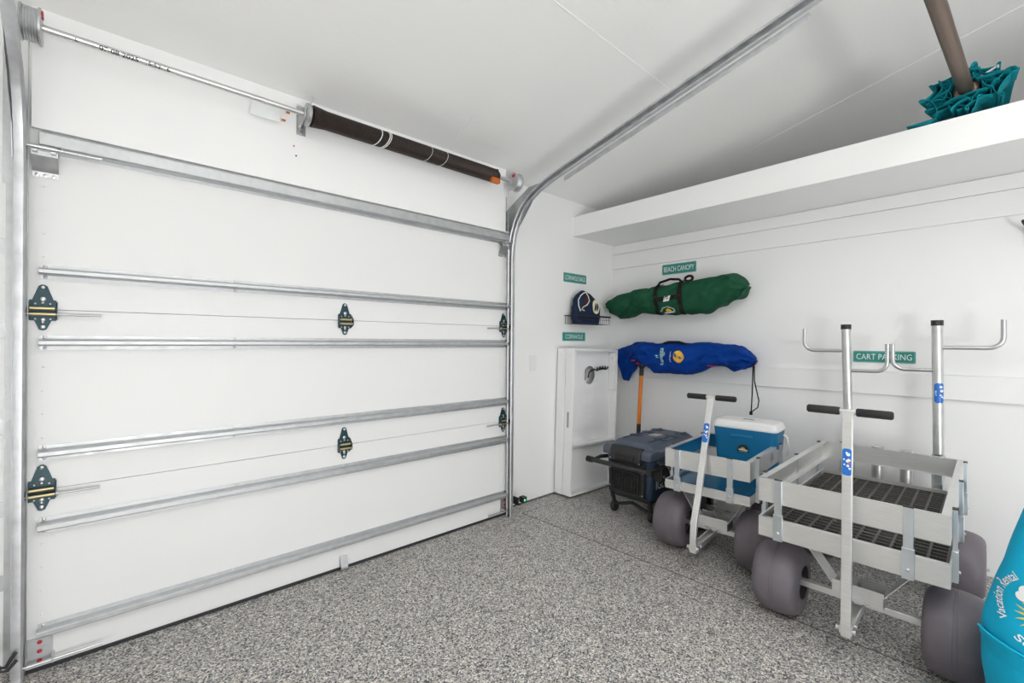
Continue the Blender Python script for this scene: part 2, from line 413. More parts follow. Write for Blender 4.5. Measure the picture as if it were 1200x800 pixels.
# ------------------------------------------------------------------ tracks
def track(x, side, label):
    """rolled steel track: vertical, bend, then sloping up under the ceiling. side=+1: web on +x"""
    path = []
    yv = 2.440
    for z in (0.0, .5, 1.0, 1.5, 1.86): path.append((yv, z))
    path += [(2.434, 1.95), (2.415, 2.04), (2.380, 2.125), (2.325, 2.205), (2.250, 2.268), (2.160, 2.315), (2.05, 2.352), (1.92, 2.385)]
    y, z = 1.92, 2.385
    while y > -1.1:
        y -= .3; z += .3*.237; path.append((y, z))
    # profile in (x, n): n = normal of the path pointing to the room
    pr = [(-.018, -.015), (-.024, -.020), (-.018, -.025), (-.004, -.025), (.006, -.022), (.008, -.010), (.008, .010), (.006, .022), (-.004, .025), (-.018, .025), (-.024, .020), (-.018, .015)]
    t = thing('door_track', (x, yv, 0), label, 'door track')
    mB = MB(); rings = []
    n = len(path)
    for i in range(n):
        a = path[max(i-1, 0)]; b_ = path[min(i+1, n-1)]
        ty, tz = b_[0]-a[0], b_[1]-a[1]; l = math.hypot(ty, tz); ty /= l; tz /= l
        ny, nz = -tz, ty      # turned toward the room when going up
        out = [(x+side*px, path[i][0]+ny*pn, path[i][1]+nz*pn) for px, pn in pr]
        inn = [(x+side*(px*.90+(-.0006)), path[i][0]+ny*pn*.90, path[i][1]+nz*pn*.90) for px, pn in pr]
        rings.append(out+inn[::-1])
    mB.loft(rings)
    mB.build('rail', 'galvb', t, smooth=35)
    # stiffening angle under the sloping run
    y0, y1 = 1.95, .58 if side > 0 else -1.0
    def pz(yy): return 2.385+(1.92-yy)*.237
    q = MB()
    q.sheet([(x+side*.012, y0, pz(y0)-.062), (x+side*.012, y0, pz(y0)-.030), (x+side*.034, y0, pz(y0)-.030)], (0, y1-y0, pz(y1)-pz(y0)), .002)
    q.build('stiffener_angle', 'galvb', t)
    # wall angle
    w = MB()
    w.sheet([(x+side*.040, YW-.001, .02), (x+side*.012, YW-.003, .02), (x+side*.010, 2.452, .02)] if side < 0 else [(x-.012, YW-.002, .02), (x+.0085, YW-.003, .02), (x+.0095, 2.452, .02)], (0, 0, 1.92), .002)
    w.build('wall_angle', 'galv', t)
    # fixing clips along the wall
    for zz in (.34, .62, .93, 1.30, 1.62):
        xa, xb = (x+side*.010, x+side*.075)
        if side > 0: continue
        MB().box((min(xa, xb), YW-.003, zz-.030), (max(xa, xb), YW, zz+.030)).box((xa-.002, 2.455, zz-.020), (xa, YW, zz+.020)).build('track_clip', 'galv', t)
    # flag bracket at the bend
    f = MB()
    f.prism([(x+side*.0115, YW-.004, 1.93), (x+side*.0115, 2.445, 1.93), (x+side*.0115, 2.42, 2.05), (x+side*.0115, 2.25, 2.24), (x+side*.0115, 2.18, 2.36), (x+side*.0115, 2.28, 2.36), (x+side*.0115, YW-.004, 2.22)], (side*.003, 0, 0))
    f.box((x+side*.012, YW-.004, 1.86), (x+side*.050, YW-.001, 2.36))
    f.build('flag_bracket', 'galv', t)
    g = MB()
    for yy, zz in ((2.50, 1.97), (2.50, 2.03), (2.50, 2.12), (2.44, 2.16), (2.36, 2.24), (2.30, 2.30)):
        g.lathe([(0,0),(.008,0),(.008,.006),(0,.006)], (x-side*.0+side*.0115, yy, zz), (-side,0,0), 8)
    g.each('bolt', 'steel', t, smooth=40)
    return t
track(2.192, 1, 'galvanised track at the right edge of the garage door, curving up under the ceiling')
track(-.248, -1, 'galvanised steel door track at the left edge of the garage door')

# ------------------------------------------------------------------ torsion shaft and spring
SY, SZ = 2.36, 2.396
sh = thing('torsion_shaft', (.98, SY, SZ-.06), 'long steel torsion shaft with a dark wound spring above the garage door', 'torsion bar')
MB().pipe((-.262, SY, SZ), (2.18, SY, SZ), .0128, 20).build('shaft', 'alut', sh, smooth=40)
prof = []
x0, x1 = .755, 1.955
mB = MB(); turns = 150; seg = 12; rings = []
sp_r = .046
prof = [(0, 0), (.030, 0), (.052, .004)]
nT = 170
for i in range(nT):
    t0 = .006+(x1-x0-.012)*i/nT; d = (x1-x0-.012)/nT
    fl = .008*max(0, 1-t0/.07)
    prof += [(sp_r-.003+fl, t0), (sp_r+fl, t0+d*.5)]
prof += [(sp_r-.003, x1-x0-.004), (.03, x1-x0), (0, x1-x0)]
mB.lathe(prof, (x0, SY, SZ), (1, 0, 0), 24)
o = mB.build('spring', 'spring', sh, smooth=60)
ww = MB()
for xx in (1.10, 1.145, 1.155, 1.42, 1.53):
    k = .0012 if xx > 1.3 else .0035
    ww.tube([(xx+.02*math.sin(a), SY+(sp_r+.0012)*math.cos(a+1), SZ+(sp_r+.0012)*math.sin(a+1)) for a in [i*.35 for i in range(19)]], k if xx > 1.3 else .0028, 5)
ww.each('paint_ring', 'white', sh)
MB().lathe([(0,0),(.03,0),(.056,.004),(.054,.018),(.04,.026),(0,.026)], (.728, SY, SZ), (1,0,0), 24).build('winding_cone', 'galv', sh, smooth=40)
MB().lathe([(0,0),(.050,0),(.050,.008),(.034,.012),(.034,.03),(0,.03)], (1.952, SY, SZ), (1,0,0), 8).m(1).box((1.90, SY-.048, SZ-.062), (1.965, SY-.02, SZ-.030)).build('end_cone', ['spring', 'orangeb'], sh)
for xx, s_ in ((-.238, 1), (2.112, -1)):
    pr = [(0, 0), (.030, 0), (.060, .002), (.064, .005), (.060, .009)]
    for i in range(5): pr += [(.056, .010+.007*i), (.058, .0135+.007*i)]
    pr += [(.056, .046), (.064, .050), (.064, .056), (.030, .058), (0, .058)]
    d = MB().lathe(pr, (xx, SY, SZ), (1, 0, 0), 32).m(1)
    xo = xx+.058 if s_ > 0 else xx-.002
    d.box((xo-.001, SY-.032, SZ+.026), (xo+.004, SY-.006, SZ+.046))
    d.build('cable_drum', ['galv', 'red'], sh, smooth=35)
    MB().pipe((xx+.02, SY-.052 if 0 else SY+.056, SZ), (xx+.02 if s_ > 0 else xx+.04, DY-.045, .07), .0017, 6).build('lift_cable', 'galvb', sh)
# lettering rolled round the shaft
def on_shaft(xc):
    def f(u, v):
        a = v/.0140-.55
        # read left to right for someone looking up from the room
        return (xc+u, SY-.0142*math.cos(a), SZ+.0142*math.sin(a))
    return f
mk = MB()
for s_, xc, h in (('L', -.09, .013), ('07/08/2025', .030, .018), ('15:52:16', .150, .017)):
    decal(mk, text_geo(s_, h, 1.05, .012), on_shaft(xc))
mk.each('shaft_print', 'ink', sh)
# centre bearing bracket on the header
cb = thing('spring_anchor_bracket', (.738, 2.46, 2.33), 'perforated steel anchor bracket holding the left end of the door spring', 'bracket')
a = MB()
a.box((.716, 2.455, 2.325), (.760, 2.459, 2.470))
a.sheet([(.718, 2.455, 2.350), (.718, SY-.02, 2.372), (.718, SY-.02, 2.420), (.718, 2.455, 2.450)], (.004, 0, 0), .004)
a.prism([(.722, 2.456, 2.335), (.722, 2.34, 2.375), (.722, 2.33, 2.420), (.722, 2.456, 2.462)], (.004, 0, 0))
a.build('plate', 'galv', cb)
a = MB()
for zz in (2.338, 2.36, 2.40, 2.44, 2.455):
    a.lathe([(0,0),(.007,0),(.007,.006),(0,.006)], (.738, 2.455, zz), (0,-1,0), 8)
a.bar((.712, 2.40, 2.34), (.775, 2.36, 2.455), .006, .004).bar((.70, 2.40, 2.45), (.76, 2.38, 2.43), .006, .004).bar((.74, 2.34, 2.43), (.76, 2.33, 2.48), .005, .005)
a.build('bolts', 'steel', cb)
# warning tag on the header
tg = thing('spring_tag', (.60, 2.455, 2.37), 'clear warning tag with orange corners hanging by the shaft left of the spring', 'tag')
MB().box((.50, 2.425, 2.345), (.63, 2.4265, 2.405)).build('tag_sheet', 'white', tg)
MB().box((.655, 2.412, 2.395), (.672, 2.414, 2.418)).box((.635, 2.412, 2.352), (.652, 2.414, 2.362)).each('tag_corner', 'orangeb', tg)
# loose screw heads in the header and left wall
sc = [( .705, 2.4605, 2.262), (.716, 2.4605, 2.215), (-.292, 2.559, 1.99), (-.276, 2.559, 1.80), (-.285, 2.559, 1.48), (-.284, 2.559, 1.14), (-.285, 2.559, .85), (-.282, 2.559, .33)]
for i, p in enumerate(sc):
    o = MB().lathe([(0,0),(.0045,0),(.0045,.0015),(0,.002)], p, (0,-1,0), 8).build('screw', 'orangeb' if i % 2 == 0 else 'spring')
    tag(o, ('small rusty screw head in the white header below the spring bracket' if i < 2 else 'small screw head in the white wall left of the door track'), 'screw', 'screws in the header' if i < 2 else 'screws in the left wall strip')

# photo eyes
def eye(x, z, s_, name_label, led):
    t = thing('safety_sensor', (x, 2.43, z-.03), name_label, 'sensor')
    MB().box((x-.016, 2.395, z-.028), (x+.012, 2.455, z-.022)).box((x-.016, 2.395, z-.024), (x-.011, 2.455, z+.028)).prism([(x-.011, 2.40, z+.026), (x+.028, 2.405, z+.010), (x+.028, 2.405, z+.004), (x-.011, 2.40, z+.016)], (0, .03, 0)).build('bracket', 'black', t)
    MB().box((x+.024*1, 2.388, z-.020), (x+.066, 2.432, z+.022)).build('housing', 'black', t, bevel=.004)
    MB().lathe([(0,0),(.009,0),(.009,.003),(0,.004)], (x+.042, 2.388, z), (0,-1,0), 12).build('indicator_light', led, t)
    return t
eye(2.245, .105, 1, 'black photo eye sensor with a green light at the foot of the right door track', 'led')
t = thing('safety_sensor', (-.29, 2.40, .09), 'black sensor and cable looped round the foot of the left door track', 'sensor')
MB().tube([(-.335, 2.42, .155), (-.305, 2.40, .150), (-.285, 2.395, .135), (-.283, 2.39, .105), (-.262, 2.385, .100), (-.250, 2.385, .125), (-.238, 2.39, .142)], .006, 8).tube([(-.283, 2.39, .118), (-.275, 2.385, .090), (-.258, 2.385, .088), (-.236, 2.39, .112)], .006, 8).tube([(-.29, 2.40, .19), (-.288, 2.40, .13), (-.300, 2.40, .075), (-.34, 2.40, .06)], .008, 8).build('cable', 'black', t, smooth=60)
MB().box((-.345, 2.385, .085), (-.296, 2.425, .120)).build('housing', 'black', t, bevel=.004)
MB().lathe([(0,0),(.010,0),(.010,.003),(0,.004)], (-.318, 2.385, .10), (0,-1,0), 12).build('indicator_light', 'orangeb', t)
o = MB().box((2.487, YW-.006, 1.040), (2.565, YW, 1.158)).box((2.508, YW-.009, 1.065), (2.544, YW-.006, 1.135)).build('light_switch', 'outlet', bevel=.002)
tag(o, 'white switch plate on the wall between door track and cornhole board', 'switch')

# ------------------------------------------------------------------ street style signs
def sign(name, body, origin, u, nrm, w, h, label, sx=.8):
    """origin = centre on the wall; u = reading direction"""
    u = Vector(u); nrm = Vector(nrm); up = Vector((0, 0, 1)); c = Vector(origin)
    t = thing(name, c-up*h/2, label, 'sign')
    def F(k): return lambda a, b_: c+u*a+up*b_+nrm*k
    def rr(w_, h_, r):
        pts = []
        for cx, cy, a0 in ((w_/2-r, h_/2-r, 0), (-w_/2+r, h_/2-r, PI/2), (-w_/2+r, -h_/2+r, PI), (w_/2-r, -h_/2+r, 1.5*PI)):
            for i in range(4): pts.append((cx+r*math.cos(a0+i*PI/6), cy+r*math.sin(a0+i*PI/6)))
        return pts
    MB().prism([F(.001)(*p) for p in rr(w, h, .008)], nrm*.002).build('plate', 'tealsign', t)
    bo = rr(w-.006, h-.006, .007); bi = rr(w-.011, h-.011, .006); n = len(bo)
    MB().add([F(.0034)(*p) for p in bo+bi], [(i, (i+1) % n, n+(i+1) % n, n+i) for i in range(n)]).build('border', 'signb', t)
    g = text_geo(body, h*.50, sx, 0)
    k = min(1, (w-.035)/g[2]); g = ([(a*k, b_) for a, b_ in g[0]], g[1])
    q = MB(); decal(q, g, F(.0036)); q.build('lettering', 'white', t)
    return t
sign('cornhole_bags_sign', 'CORNHOLE BAGS', (3.043, YW, 1.825), (1,0,0), (0,-1,0), .305, .080, 'teal sign reading CORNHOLE BAGS above the wire basket')
sign('cornhole_sign', 'CORNHOLE', (3.033, YW, 1.316), (1,0,0), (0,-1,0), .305, .076, 'teal sign reading CORNHOLE above the white game board')
sign('beach_canopy_sign', 'BEACH CANOPY', (C, 1.890, 1.900), (0,-1,0), (-1,0,0), .305, .088, 'teal sign reading BEACH CANOPY above the green bag')
sign('cart_parking_sign', 'CART PARKING', (C, .535, 1.189), (0,-1,0), (-1,0,0), .305, .072, 'teal sign reading CART PARKING behind the cart rack')

# ------------------------------------------------------------------ cornhole boards (two, back to back)
def cboard(name, yf, yb_, x0, label, opening):
    """opening=True shows the open underside frame to the room"""
    W, Hh, T = .61, 1.2, .018
    t = thing(name, (x0, yf, .019), label, 'game board', 'white cornhole boards')
    t.rotation_euler = (0, math.radians(1.7), 0)
    L = t.location
    def P(x, y, z): return (x, y-yf, z)
    y0, y1 = 0, yb_-yf
    f = MB()
    f.box((0, y0, 0), (T, y1, Hh)); f.box((W-T, y0, 0), (W, y1, Hh)); f.box((T, y0, 0), (W-T, y1, T)); f.box((T, y0, Hh-T), (W-T, y1, Hh))
    f.build('frame', 'board', t, bevel=.0015, world=False)
    # deck with hole
    dy = y1-.012 if opening else y1-.012
    cx, cz, r = W*.5, Hh-.225, .078
    n = 40; ring = [(cx+r*math.cos(2*PI*i/n), cz+r*math.sin(2*PI*i/n)) for i in range(n)]
    x0_, x1_, z0_, z1_ = T, W-T, T, Hh-T
    outer = []
    for i in range(n):
        a = 2*PI*i/n; c_, s_ = math.cos(a), math.sin(a); q = .14/max(abs(c_), abs(s_)); outer.append((cx+c_*q, cz+s_*q))
    d = MB()
    for yy, in ((dy,), (dy+.010,)):
        d.add([(p[0], yy, p[1]) for p in ring+outer], [(i, (i+1) % n, n+(i+1) % n, n+i) for i in range(n)])
    d.add([(p[0], dy, p[1]) for p in ring]+[(p[0], dy+.010, p[1]) for p in ring], [(i, (i+1) % n, n+(i+1) % n, n+i) for i in range(n)])
    d.box((x0_, dy, z0_), (x1_, dy+.010, cz-.14)); d.box((x0_, dy, cz+.14), (x1_, dy+.010, z1_))
    d.box((x0_, dy, cz-.14), (cx-.14, dy+.010, cz+.14)); d.box((cx+.14, dy, cz-.14), (x1_, dy+.010, cz+.14))
    d.build('deck', 'board', t, world=False)
    if opening:
        MB().box((T, .002, .395), (W-T, dy, .413)).build('cross_brace', 'board', t, bevel=.001, world=False)
        for xa in (T+.002, W-T-.020):
            MB().box((xa, .004, Hh-.36), (xa+.018, .066, Hh-.022)).build('folded_leg', 'board', t, bevel=.002, world=False)
        s_ = MB()
        for xx in (T+.0205, W-T-.0205): s_.lathe([(0,0),(.006,0),(.006,.002),(0,.003)], (xx, .035, Hh-.075), (1 if xx < .3 else -1,0,0), 8)
        s_.each('leg_bolt', 'galv', t, world=False)
    s2 = MB()
    for zz in (Hh-.06, .43): s2.lathe([(0,0),(.004,0),(.004,.001),(0,.001)], (0, (y1)/2, zz), (-1,0,0), 8)
    s2.each('frame_screw', 'galvb', t, world=False)
    if opening:
        sl = MB(); pts = [(-.0006, .045+.010*math.cos(a), .615+(.055 if math.sin(a) > 0 else -.055)+.010*math.sin(a)) for a in [2*PI*i/20 for i in range(20)]]
        sl.prism(pts, (-.0008, 0, 0)); sl.build('hand_slot', mat('slot_shadow_grey', (.35, .35, .35), .7), t, world=False)
    return t
cboard('cornhole_board', 2.375, 2.458, 2.780, 'white cornhole board turned with its open frame to the room, front of the pair', True)
cboard('cornhole_board', 2.462, 2.546, 2.776, 'white cornhole board flat against the wall, behind the open-framed one', False)
# twisted black cord hung through the hole
cd = MB()
def tw(ph):
    return [(3.165+.012*k+0, 2.43-.010*math.cos(k*1.0+ph)-.01, 1.030-.0006*k*k*.3+.012*math.sin(k*1.0+ph)+.003*k) for k in [i*.35 for i in range(44)]]
cd.tube(tw(0)[:44], .006, 8).tube(tw(PI)[:40], .006, 8)
cd.tube([(3.165, 2.43, 1.03), (3.135, 2.44, 1.028), (3.11, 2.452, 1.005), (3.103, 2.456, .96)], .007, 8)
o = cd.build('hanging_strap', 'blackr', smooth=60); tag(o, 'black twisted cord poking out of the cornhole board hole', 'cord')

# ------------------------------------------------------------------ wire basket + navy bag
bk = thing('wire_basket', (3.125, 2.50, 1.42), 'small black wire basket on the wall under the CORNHOLE BAGS sign', 'basket')
x0, x1, y0, y1, z0, z1 = 2.90, 3.35, 2.405, 2.557, 1.425, 1.498
r_ = MB()
r_.box((x0, y0-.004, z1-.014), (x1, y0+.004, z1)).box((x0, y0, z1-.005), (x0+.006, y1, z1)).box((x1-.006, y0, z1-.005), (x1, y1, z1)).box((x0, y1-.004, z1-.006), (x1, y1+.004, z1))
r_.build('rim', 'black', bk, bevel=.001)
w_ = MB()
for i in range(19):
    xx = x0+.012+(x1-x0-.024)*i/18
    w_.tube([(xx, y0, z1-.006), (xx, y0+.002, z0), (xx, y1, z0), (xx, y1, z1-.006)], .0014, 5)
for i in range(5):
    yy = y0+.012+(y1-y0-.024)*i/4
    w_.tube([(x0+.003, yy, z1-.006), (x0+.003, yy, z0), (x1-.003, yy, z0), (x1-.003, yy, z1-.006)], .0014, 5)
w_.tube([(x0, y0, (z0+z1)/2), (x1, y0, (z0+z1)/2)], .0014, 5)
w_.build('wire_mesh', 'black', bk)
def lumpy(cx, cy, cz, hx, hy, prof, n=40, k=30, amp=.01, seed=0, fr=9):
    """sack: prof = list of (z, scale, xshift)"""
    rings = []
    for i in range(k+1):
        t_ = i/k*(len(prof)-1); a = min(int(t_), len(prof)-2); f_ = t_-a; f_ = f_*f_*(3-2*f_)
        z = prof[a][0]*(1-f_)+prof[a+1][0]*f_; s_ = prof[a][1]*(1-f_)+prof[a+1][1]*f_; xs = prof[a][2]*(1-f_)+prof[a+1][2]*f_
        ring = []
        for j in range(n):
            th = 2*PI*j/n; c_, s2 = math.cos(th), math.sin(th)
            px = math.copysign(abs(c_)**.75, c_)*hx*s_; py = math.copysign(abs(s2)**.75, s2)*hy*s_
            nz = noise.noise(Vector((px*fr+seed, py*fr, z*fr)))*amp+noise.noise(Vector((px*fr*3, py*fr*3+seed, z*fr*3)))*amp*.4
            ring.append((cx+xs+px*(1+nz/max(hx, .01)), cy+py*(1+nz/max(hy, .01)), cz+z))
        rings.append(ring)
    return rings
nb = thing('cornhole_bag_sack', (3.10, 2.48, 1.43), 'navy drawstring sack with cream cord and a cream badge in the wire basket', 'bag')
rg = lumpy(3.10, 2.482, 1.43, .165, .066, [(0, .92, 0), (.06, 1, 0), (.14, 1.0, .0), (.20, .84, -.01), (.25, .52, -.03), (.285, .08, -.05)], seed=3, amp=.014)
sk = MB().loft(rg); sack = sk.build('sack', 'navy', nb, smooth=70)
bv = BVHTree.FromPolygons([tuple(v) for v in sk.v], sk.f)
def onto(bvh, d, eps, back=1.0):
    d = Vector(d)
    def g(p):
        p = Vector(p); h = bvh.ray_cast(p-d*back, d)
        return (h[0]-d*eps) if h[0] else p
    return g
pj = onto(bv, (0, 1, 0), .004)
def patch(mb, cx, cz, pts, plane='x', pjf=None, rings=4):
    """filled outline projected in rings so that it follows the surface"""
    n = len(pts); mx = sum(p[0] for p in pts)/n; mz = sum(p[1] for p in pts)/n; vs = []
    for k in range(rings, 0, -1):
        for p in pts:
            a, b_ = mx+(p[0]-mx)*k/rings, mz+(p[1]-mz)*k/rings
            vs.append(pjf((cx+a, 2.4, cz+b_)) if plane == 'x' else pjf((3.3, cx+a, cz+b_)))
    fs = [(r*n+i, r*n+(i+1) % n, (r+1)*n+(i+1) % n, (r+1)*n+i) for r in range(rings-1) for i in range(n)]+[tuple((rings-1)*n+i for i in range(n))]
    mb.add(vs, fs)
q = MB(); patch(q, 3.165, 1.585, [(.062*math.cos(a), .062*math.sin(a)*(1.15 if math.sin(a) < 0 else .85)) for a in [2*PI*i/20 for i in range(20)]], pjf=pj); q.build('badge', 'cream', nb)
pj2 = onto(bv, (0, 1, 0), .006)
q = MB(); patch(q, 3.150, 1.572, [(.016*math.cos(a)+.010*math.sin(a), .036*math.sin(a)) for a in [2*PI*i/12 for i in range(12)]], pjf=pj2); patch(q, 3.186, 1.572, [(.015*math.cos(a)+.010*math.sin(a), .036*math.sin(a)) for a in [2*PI*i/12 for i in range(12)]], pjf=pj2); q.build('badge_print', 'ink', nb)
q = MB(); patch(q, 3.035, 1.62, [(-.03, -.05), (.01, -.04), (.03, .0), (.028, .05), (.0, .055), (-.02, .02)], pjf=pj2); q.build('sack_opening', 'maroon', nb)
q = MB(); q.tube([pj2((x, 2.4, z)) for x, z in ((2.965, 1.53), (2.955, 1.58), (2.965, 1.63), (2.99, 1.665), (3.02, 1.685), (3.05, 1.695))], .0045, 6); q.tube([pj2((x, 2.4, z)) for x, z in ((3.065, 1.70), (3.07, 1.66), (3.065, 1.62), (3.03, 1.585), (2.99, 1.565), (2.975, 1.545), (3.0, 1.535))], .0045, 6); q.build('drawstring', 'cream', nb, smooth=60)

# ------------------------------------------------------------------ long soft bags on the far wall
def long_bag(st, xc, rx, seed, amp, n=44, per=14, power=.85):
    """st: list (y, zc, rz, [xc, rx]) from one end to the other"""
    rings = []; k = (len(st)-1)*per//3
    for i in range(k+1):
        t_ = i/k*(len(st)-1); a = min(int(t_), len(st)-2); f_ = t_-a
        A = st[a]; B = st[a+1]
        y = A[0]*(1-f_)+B[0]*f_
        f2 = f_*f_*(3-2*f_)*.5+f_*.5
        zc = A[1]*(1-f2)+B[1]*f2; rz = A[2]*(1-f2)+B[2]*f2
        xa = (A[3] if len(A) > 3 else xc); xb = (B[3] if len(B) > 3 else xc); X = xa*(1-f2)+xb*f2
        ra = (A[4] if len(A) > 4 else rx); rb = (B[4] if len(B) > 4 else rx); R = (ra*(1-f2)+rb*f2)*min(1, (rz/.09)**.5)
        ring = []
        for j in range(n):
            th = 2*PI*j/n; c_, s_ = math.cos(th), math.sin(th)
            px = math.copysign(abs(c_)**power, c_)*R; pz = math.copysign(abs(s_)**power, s_)*rz
            # wrinkles run obliquely along the cloth
            w1 = (1-2*abs(noise.noise(Vector((y*6+seed+th*.8, th*.9+y*4, 0)))))*amp-amp*.6+noise.noise(Vector((y*16-th*2.5, th*1.6, seed)))*amp*.55+noise.noise(Vector((y*40+th*4, th*3, seed)))*amp*.2
            s3 = 1+w1/max(.05, rz)
            x_ = min(X-px*s3, C-.003)
            ring.append((x_, y, zc+pz*(1+.35*w1/max(.05, rz))))
        rings.append(ring)
    return rings
gb = thing('beach_canopy_bag', (3.48, 1.87, 1.49), 'long green canvas bag with black webbing straps hung on the far wall', 'bag')
st = [(2.475,1.597,.055),(2.451,1.594,.082),(2.368,1.597,.112),(2.261,1.607,.108),(2.175,1.632,.101),(1.971,1.623,.122),(1.783,1.63,.133),(1.594,1.634,.138),(1.477,1.663,.117),(1.371,1.689,.098),(1.322,1.682,.069),(1.292,1.685,.02)]
mb_ = MB().loft(long_bag(st, 3.482, .115, 2.0, .036, per=20)); mb_.build('bag_body', 'green', gb, smooth=70)
bg = BVHTree.FromPolygons([tuple(v) for v in mb_.v], mb_.f)
def band(mb, y0_, y1_, zc, rz, bvh, w=.03, eps=.010, a0=-1.35, a1=1.75, n=22, xc_=3.48):
    """strap wrapped over the room side of a bag, from (y0_) at the bottom to (y1_) at the top"""
    vs = []
    for i in range(n):
        th = a0+(a1-a0)*i/(n-1); y = y0_+(y1_-y0_)*i/(n-1)
        for s_ in (-1, 1):
            o_ = Vector((xc_, y+s_*w/2, zc)); d = Vector((-math.cos(th), 0, math.sin(th)))
            h = bvh.ray_cast(o_+d*.4, -d)
            p = h[0]+d*eps if h[0] else o_+d*rz
            vs.append(p)
    for i in range(n-1): mb.add([vs[2*i], vs[2*i+1], vs[2*i+3], vs[2*i+2]], [(0, 1, 2, 3)])
s_ = MB(); band(s_, 1.960, 1.985, 1.62, .12, bg, .036); band(s_, 1.745, 1.785, 1.63, .13, bg, .036)
pg = onto(bg, (1, 0, 0), .010)
vs = []
for i in range(9):
    y = 1.985-(1.985-1.765)*i/8
    vs += [pg((3.3, y, 1.603+.013*i/8)), pg((3.3, y, 1.640+.013*i/8))]
for i in range(8): s_.add([vs[2*i], vs[2*i+1], vs[2*i+3], vs[2*i+2]], [(0,1,2,3)])
s_.each('webbing_strap', 'webb', gb)
MB().tube([(3.42, 1.985, 1.735), (3.40, 1.95, 1.765), (3.40, 1.86, 1.785), (3.41, 1.79, 1.778), (3.43, 1.77, 1.755)], .010, 8).build('carry_handle', 'webb', gb, smooth=60)
MB().tube([(3.46+.02*math.sin(a*.7), 1.735+.028*math.cos(a), 1.785+.022*math.sin(a)) for a in [i*.5 for i in range(13)]], .010, 8).build('strap_loop', 'webb', gb, smooth=60)
MB().tube([(3.48, 2.455, 1.60), (3.47, 2.49, 1.612), (3.48, 2.515, 1.605)], .014, 8).build('end_toggle', 'webb', gb, smooth=60)
pg2 = onto(bg, (1, 0, 0), .012)
q = MB(); patch(q, 1.868, 1.626, [(-.030,-.022),(.030,-.026),(.030,.020),(-.030,.024)], 'y', pg2); q.build('label_patch', 'white', gb)
pg3 = onto(bg, (1, 0, 0), .014)
q = MB(); patch(q, 1.858, 1.628, [(-.008,-.008),(.012,-.010),(.002,.012)], 'y', pg3, 2); q.build('label_print', 'ink', gb)
# badge: white lettered arch over a rising sun and a white line
q = MB()
arc = text_geo('Sunrise Vacation', .016, .9, .01); Lw = arc[2]
def arch(cy, cz, R, ky=1.0, kz=1.0, a_span=2.6, pj=None, width=1.0):
    def f(u, v):
        a = PI/2-u/width*a_span; rr = R+v
        return pj((3.3, cy-rr*math.cos(a)*ky, cz+rr*math.sin(a)*kz))
    return f
decal(q, arc, arch(1.868, 1.512, .066, .95, .70, 2.7, pg2, Lw)); q.build('badge_lettering', 'white', gb)
q = MB(); patch(q, 1.868, 1.524, [(.024*math.cos(a), .022*math.sin(a)) for a in [PI*i/10 for i in range(11)]], 'y', pg3); q.build('badge_sun', 'yellow', gb)
q = MB(); patch(q, 1.866, 1.518, [(-.050,-.004),(.048,-.010),(.048,-.002),(-.050,.006)], 'y', pg3); q.build('badge_line', 'white', gb)

bb = thing('blue_beach_bag', (3.48, 1.84, 1.0), 'long blue nylon bag with drawstring end laid along the wall rail, below the green bag', 'bag')
st = [(2.46,1.17,.03,3.545,.045),(2.387,1.072,.150,3.545,.048),(2.342,1.080,.158,3.540,.05),(2.288,1.121,.133,3.52,.06),(2.201,1.184,.088,3.485,.09),(2.101,1.164,.106),(2.019,1.135,.122),(1.88,1.142,.130),(1.726,1.142,.124),(1.629,1.155,.113),(1.529,1.176,.091),(1.446,1.172,.088),(1.372,1.158,.098),(1.329,1.157,.088),(1.282,1.152,.060),(1.250,1.143,.034),(1.236,1.143,.02)]
mb_ = MB().loft(long_bag(st, 3.472, .105, 8.0, .038, per=16)); mb_.build('bag_body', 'blue', bb, smooth=70)
bl = BVHTree.FromPolygons([tuple(v) for v in mb_.v], mb_.f)
pb = onto(bl, (1, 0, 0), .007); pb2 = onto(bl, (1, 0, 0), .009); pb3 = onto(bl, (1, 0, 0), .011)
MB().tube([(3.43, 1.93, 1.262), (3.42, 1.88, 1.275), (3.42, 1.79, 1.275), (3.43, 1.73, 1.257)], .009, 8).build('carry_handle', 'webb', bb, smooth=60)
MB().tube([(3.45, 1.252, 1.150), (3.44, 1.246, 1.155), (3.445, 1.240, 1.10), (3.46, 1.250, .90), (3.46, 1.256, .775)], .0042, 6).tube([(3.45, 1.248, 1.155), (3.445, 1.232, 1.14), (3.45, 1.232, 1.0), (3.46, 1.205, .86), (3.46, 1.212, .81), (3.46, 1.255, .772)], .0042, 6).box((3.452, 1.249, .752), (3.468, 1.265, .776)).build('drawstring', 'webb', bb, smooth=60)
MB().tube([pb2((3.3, y, z)) for y, z in ((2.22,1.112),(2.205,1.113),(2.19,1.116))], .006, 6).tube([pb2((3.3, y, z)) for y, z in ((1.545,1.100),(1.52,1.095),(1.47,1.096))], .005, 6).each('red_piping', 'red', bb)
def vert(cy, cz, pj):   # lettering that reads downwards
    return lambda u, v: pj((3.3, cy-v, cz-u))
q = MB(); decal(q, text_geo('milliners', .042, .72, .02), vert(1.908, 1.155, pb)); decal(q, text_geo('H', .028, .9, .02), vert(1.955, 1.155, pb)); q.build('bag_print', mat('pale_teal_ink', lin('#a9d8d0')[:3], .5), bb)
q = MB(); decal(q, text_geo('beachfun your', .014, 1.0, .01), vert(1.830, 1.155, pb)); q.build('bag_small_print', 'white', bb)
q = MB(); patch(q, 1.762, 1.158, [(.044*math.cos(a), .049*math.sin(a)) for a in [2*PI*i/24 for i in range(24)]], 'y', pb); q.build('bag_emblem', mat('emblem_sand', lin('#e6a94a')[:3], .5), bb)
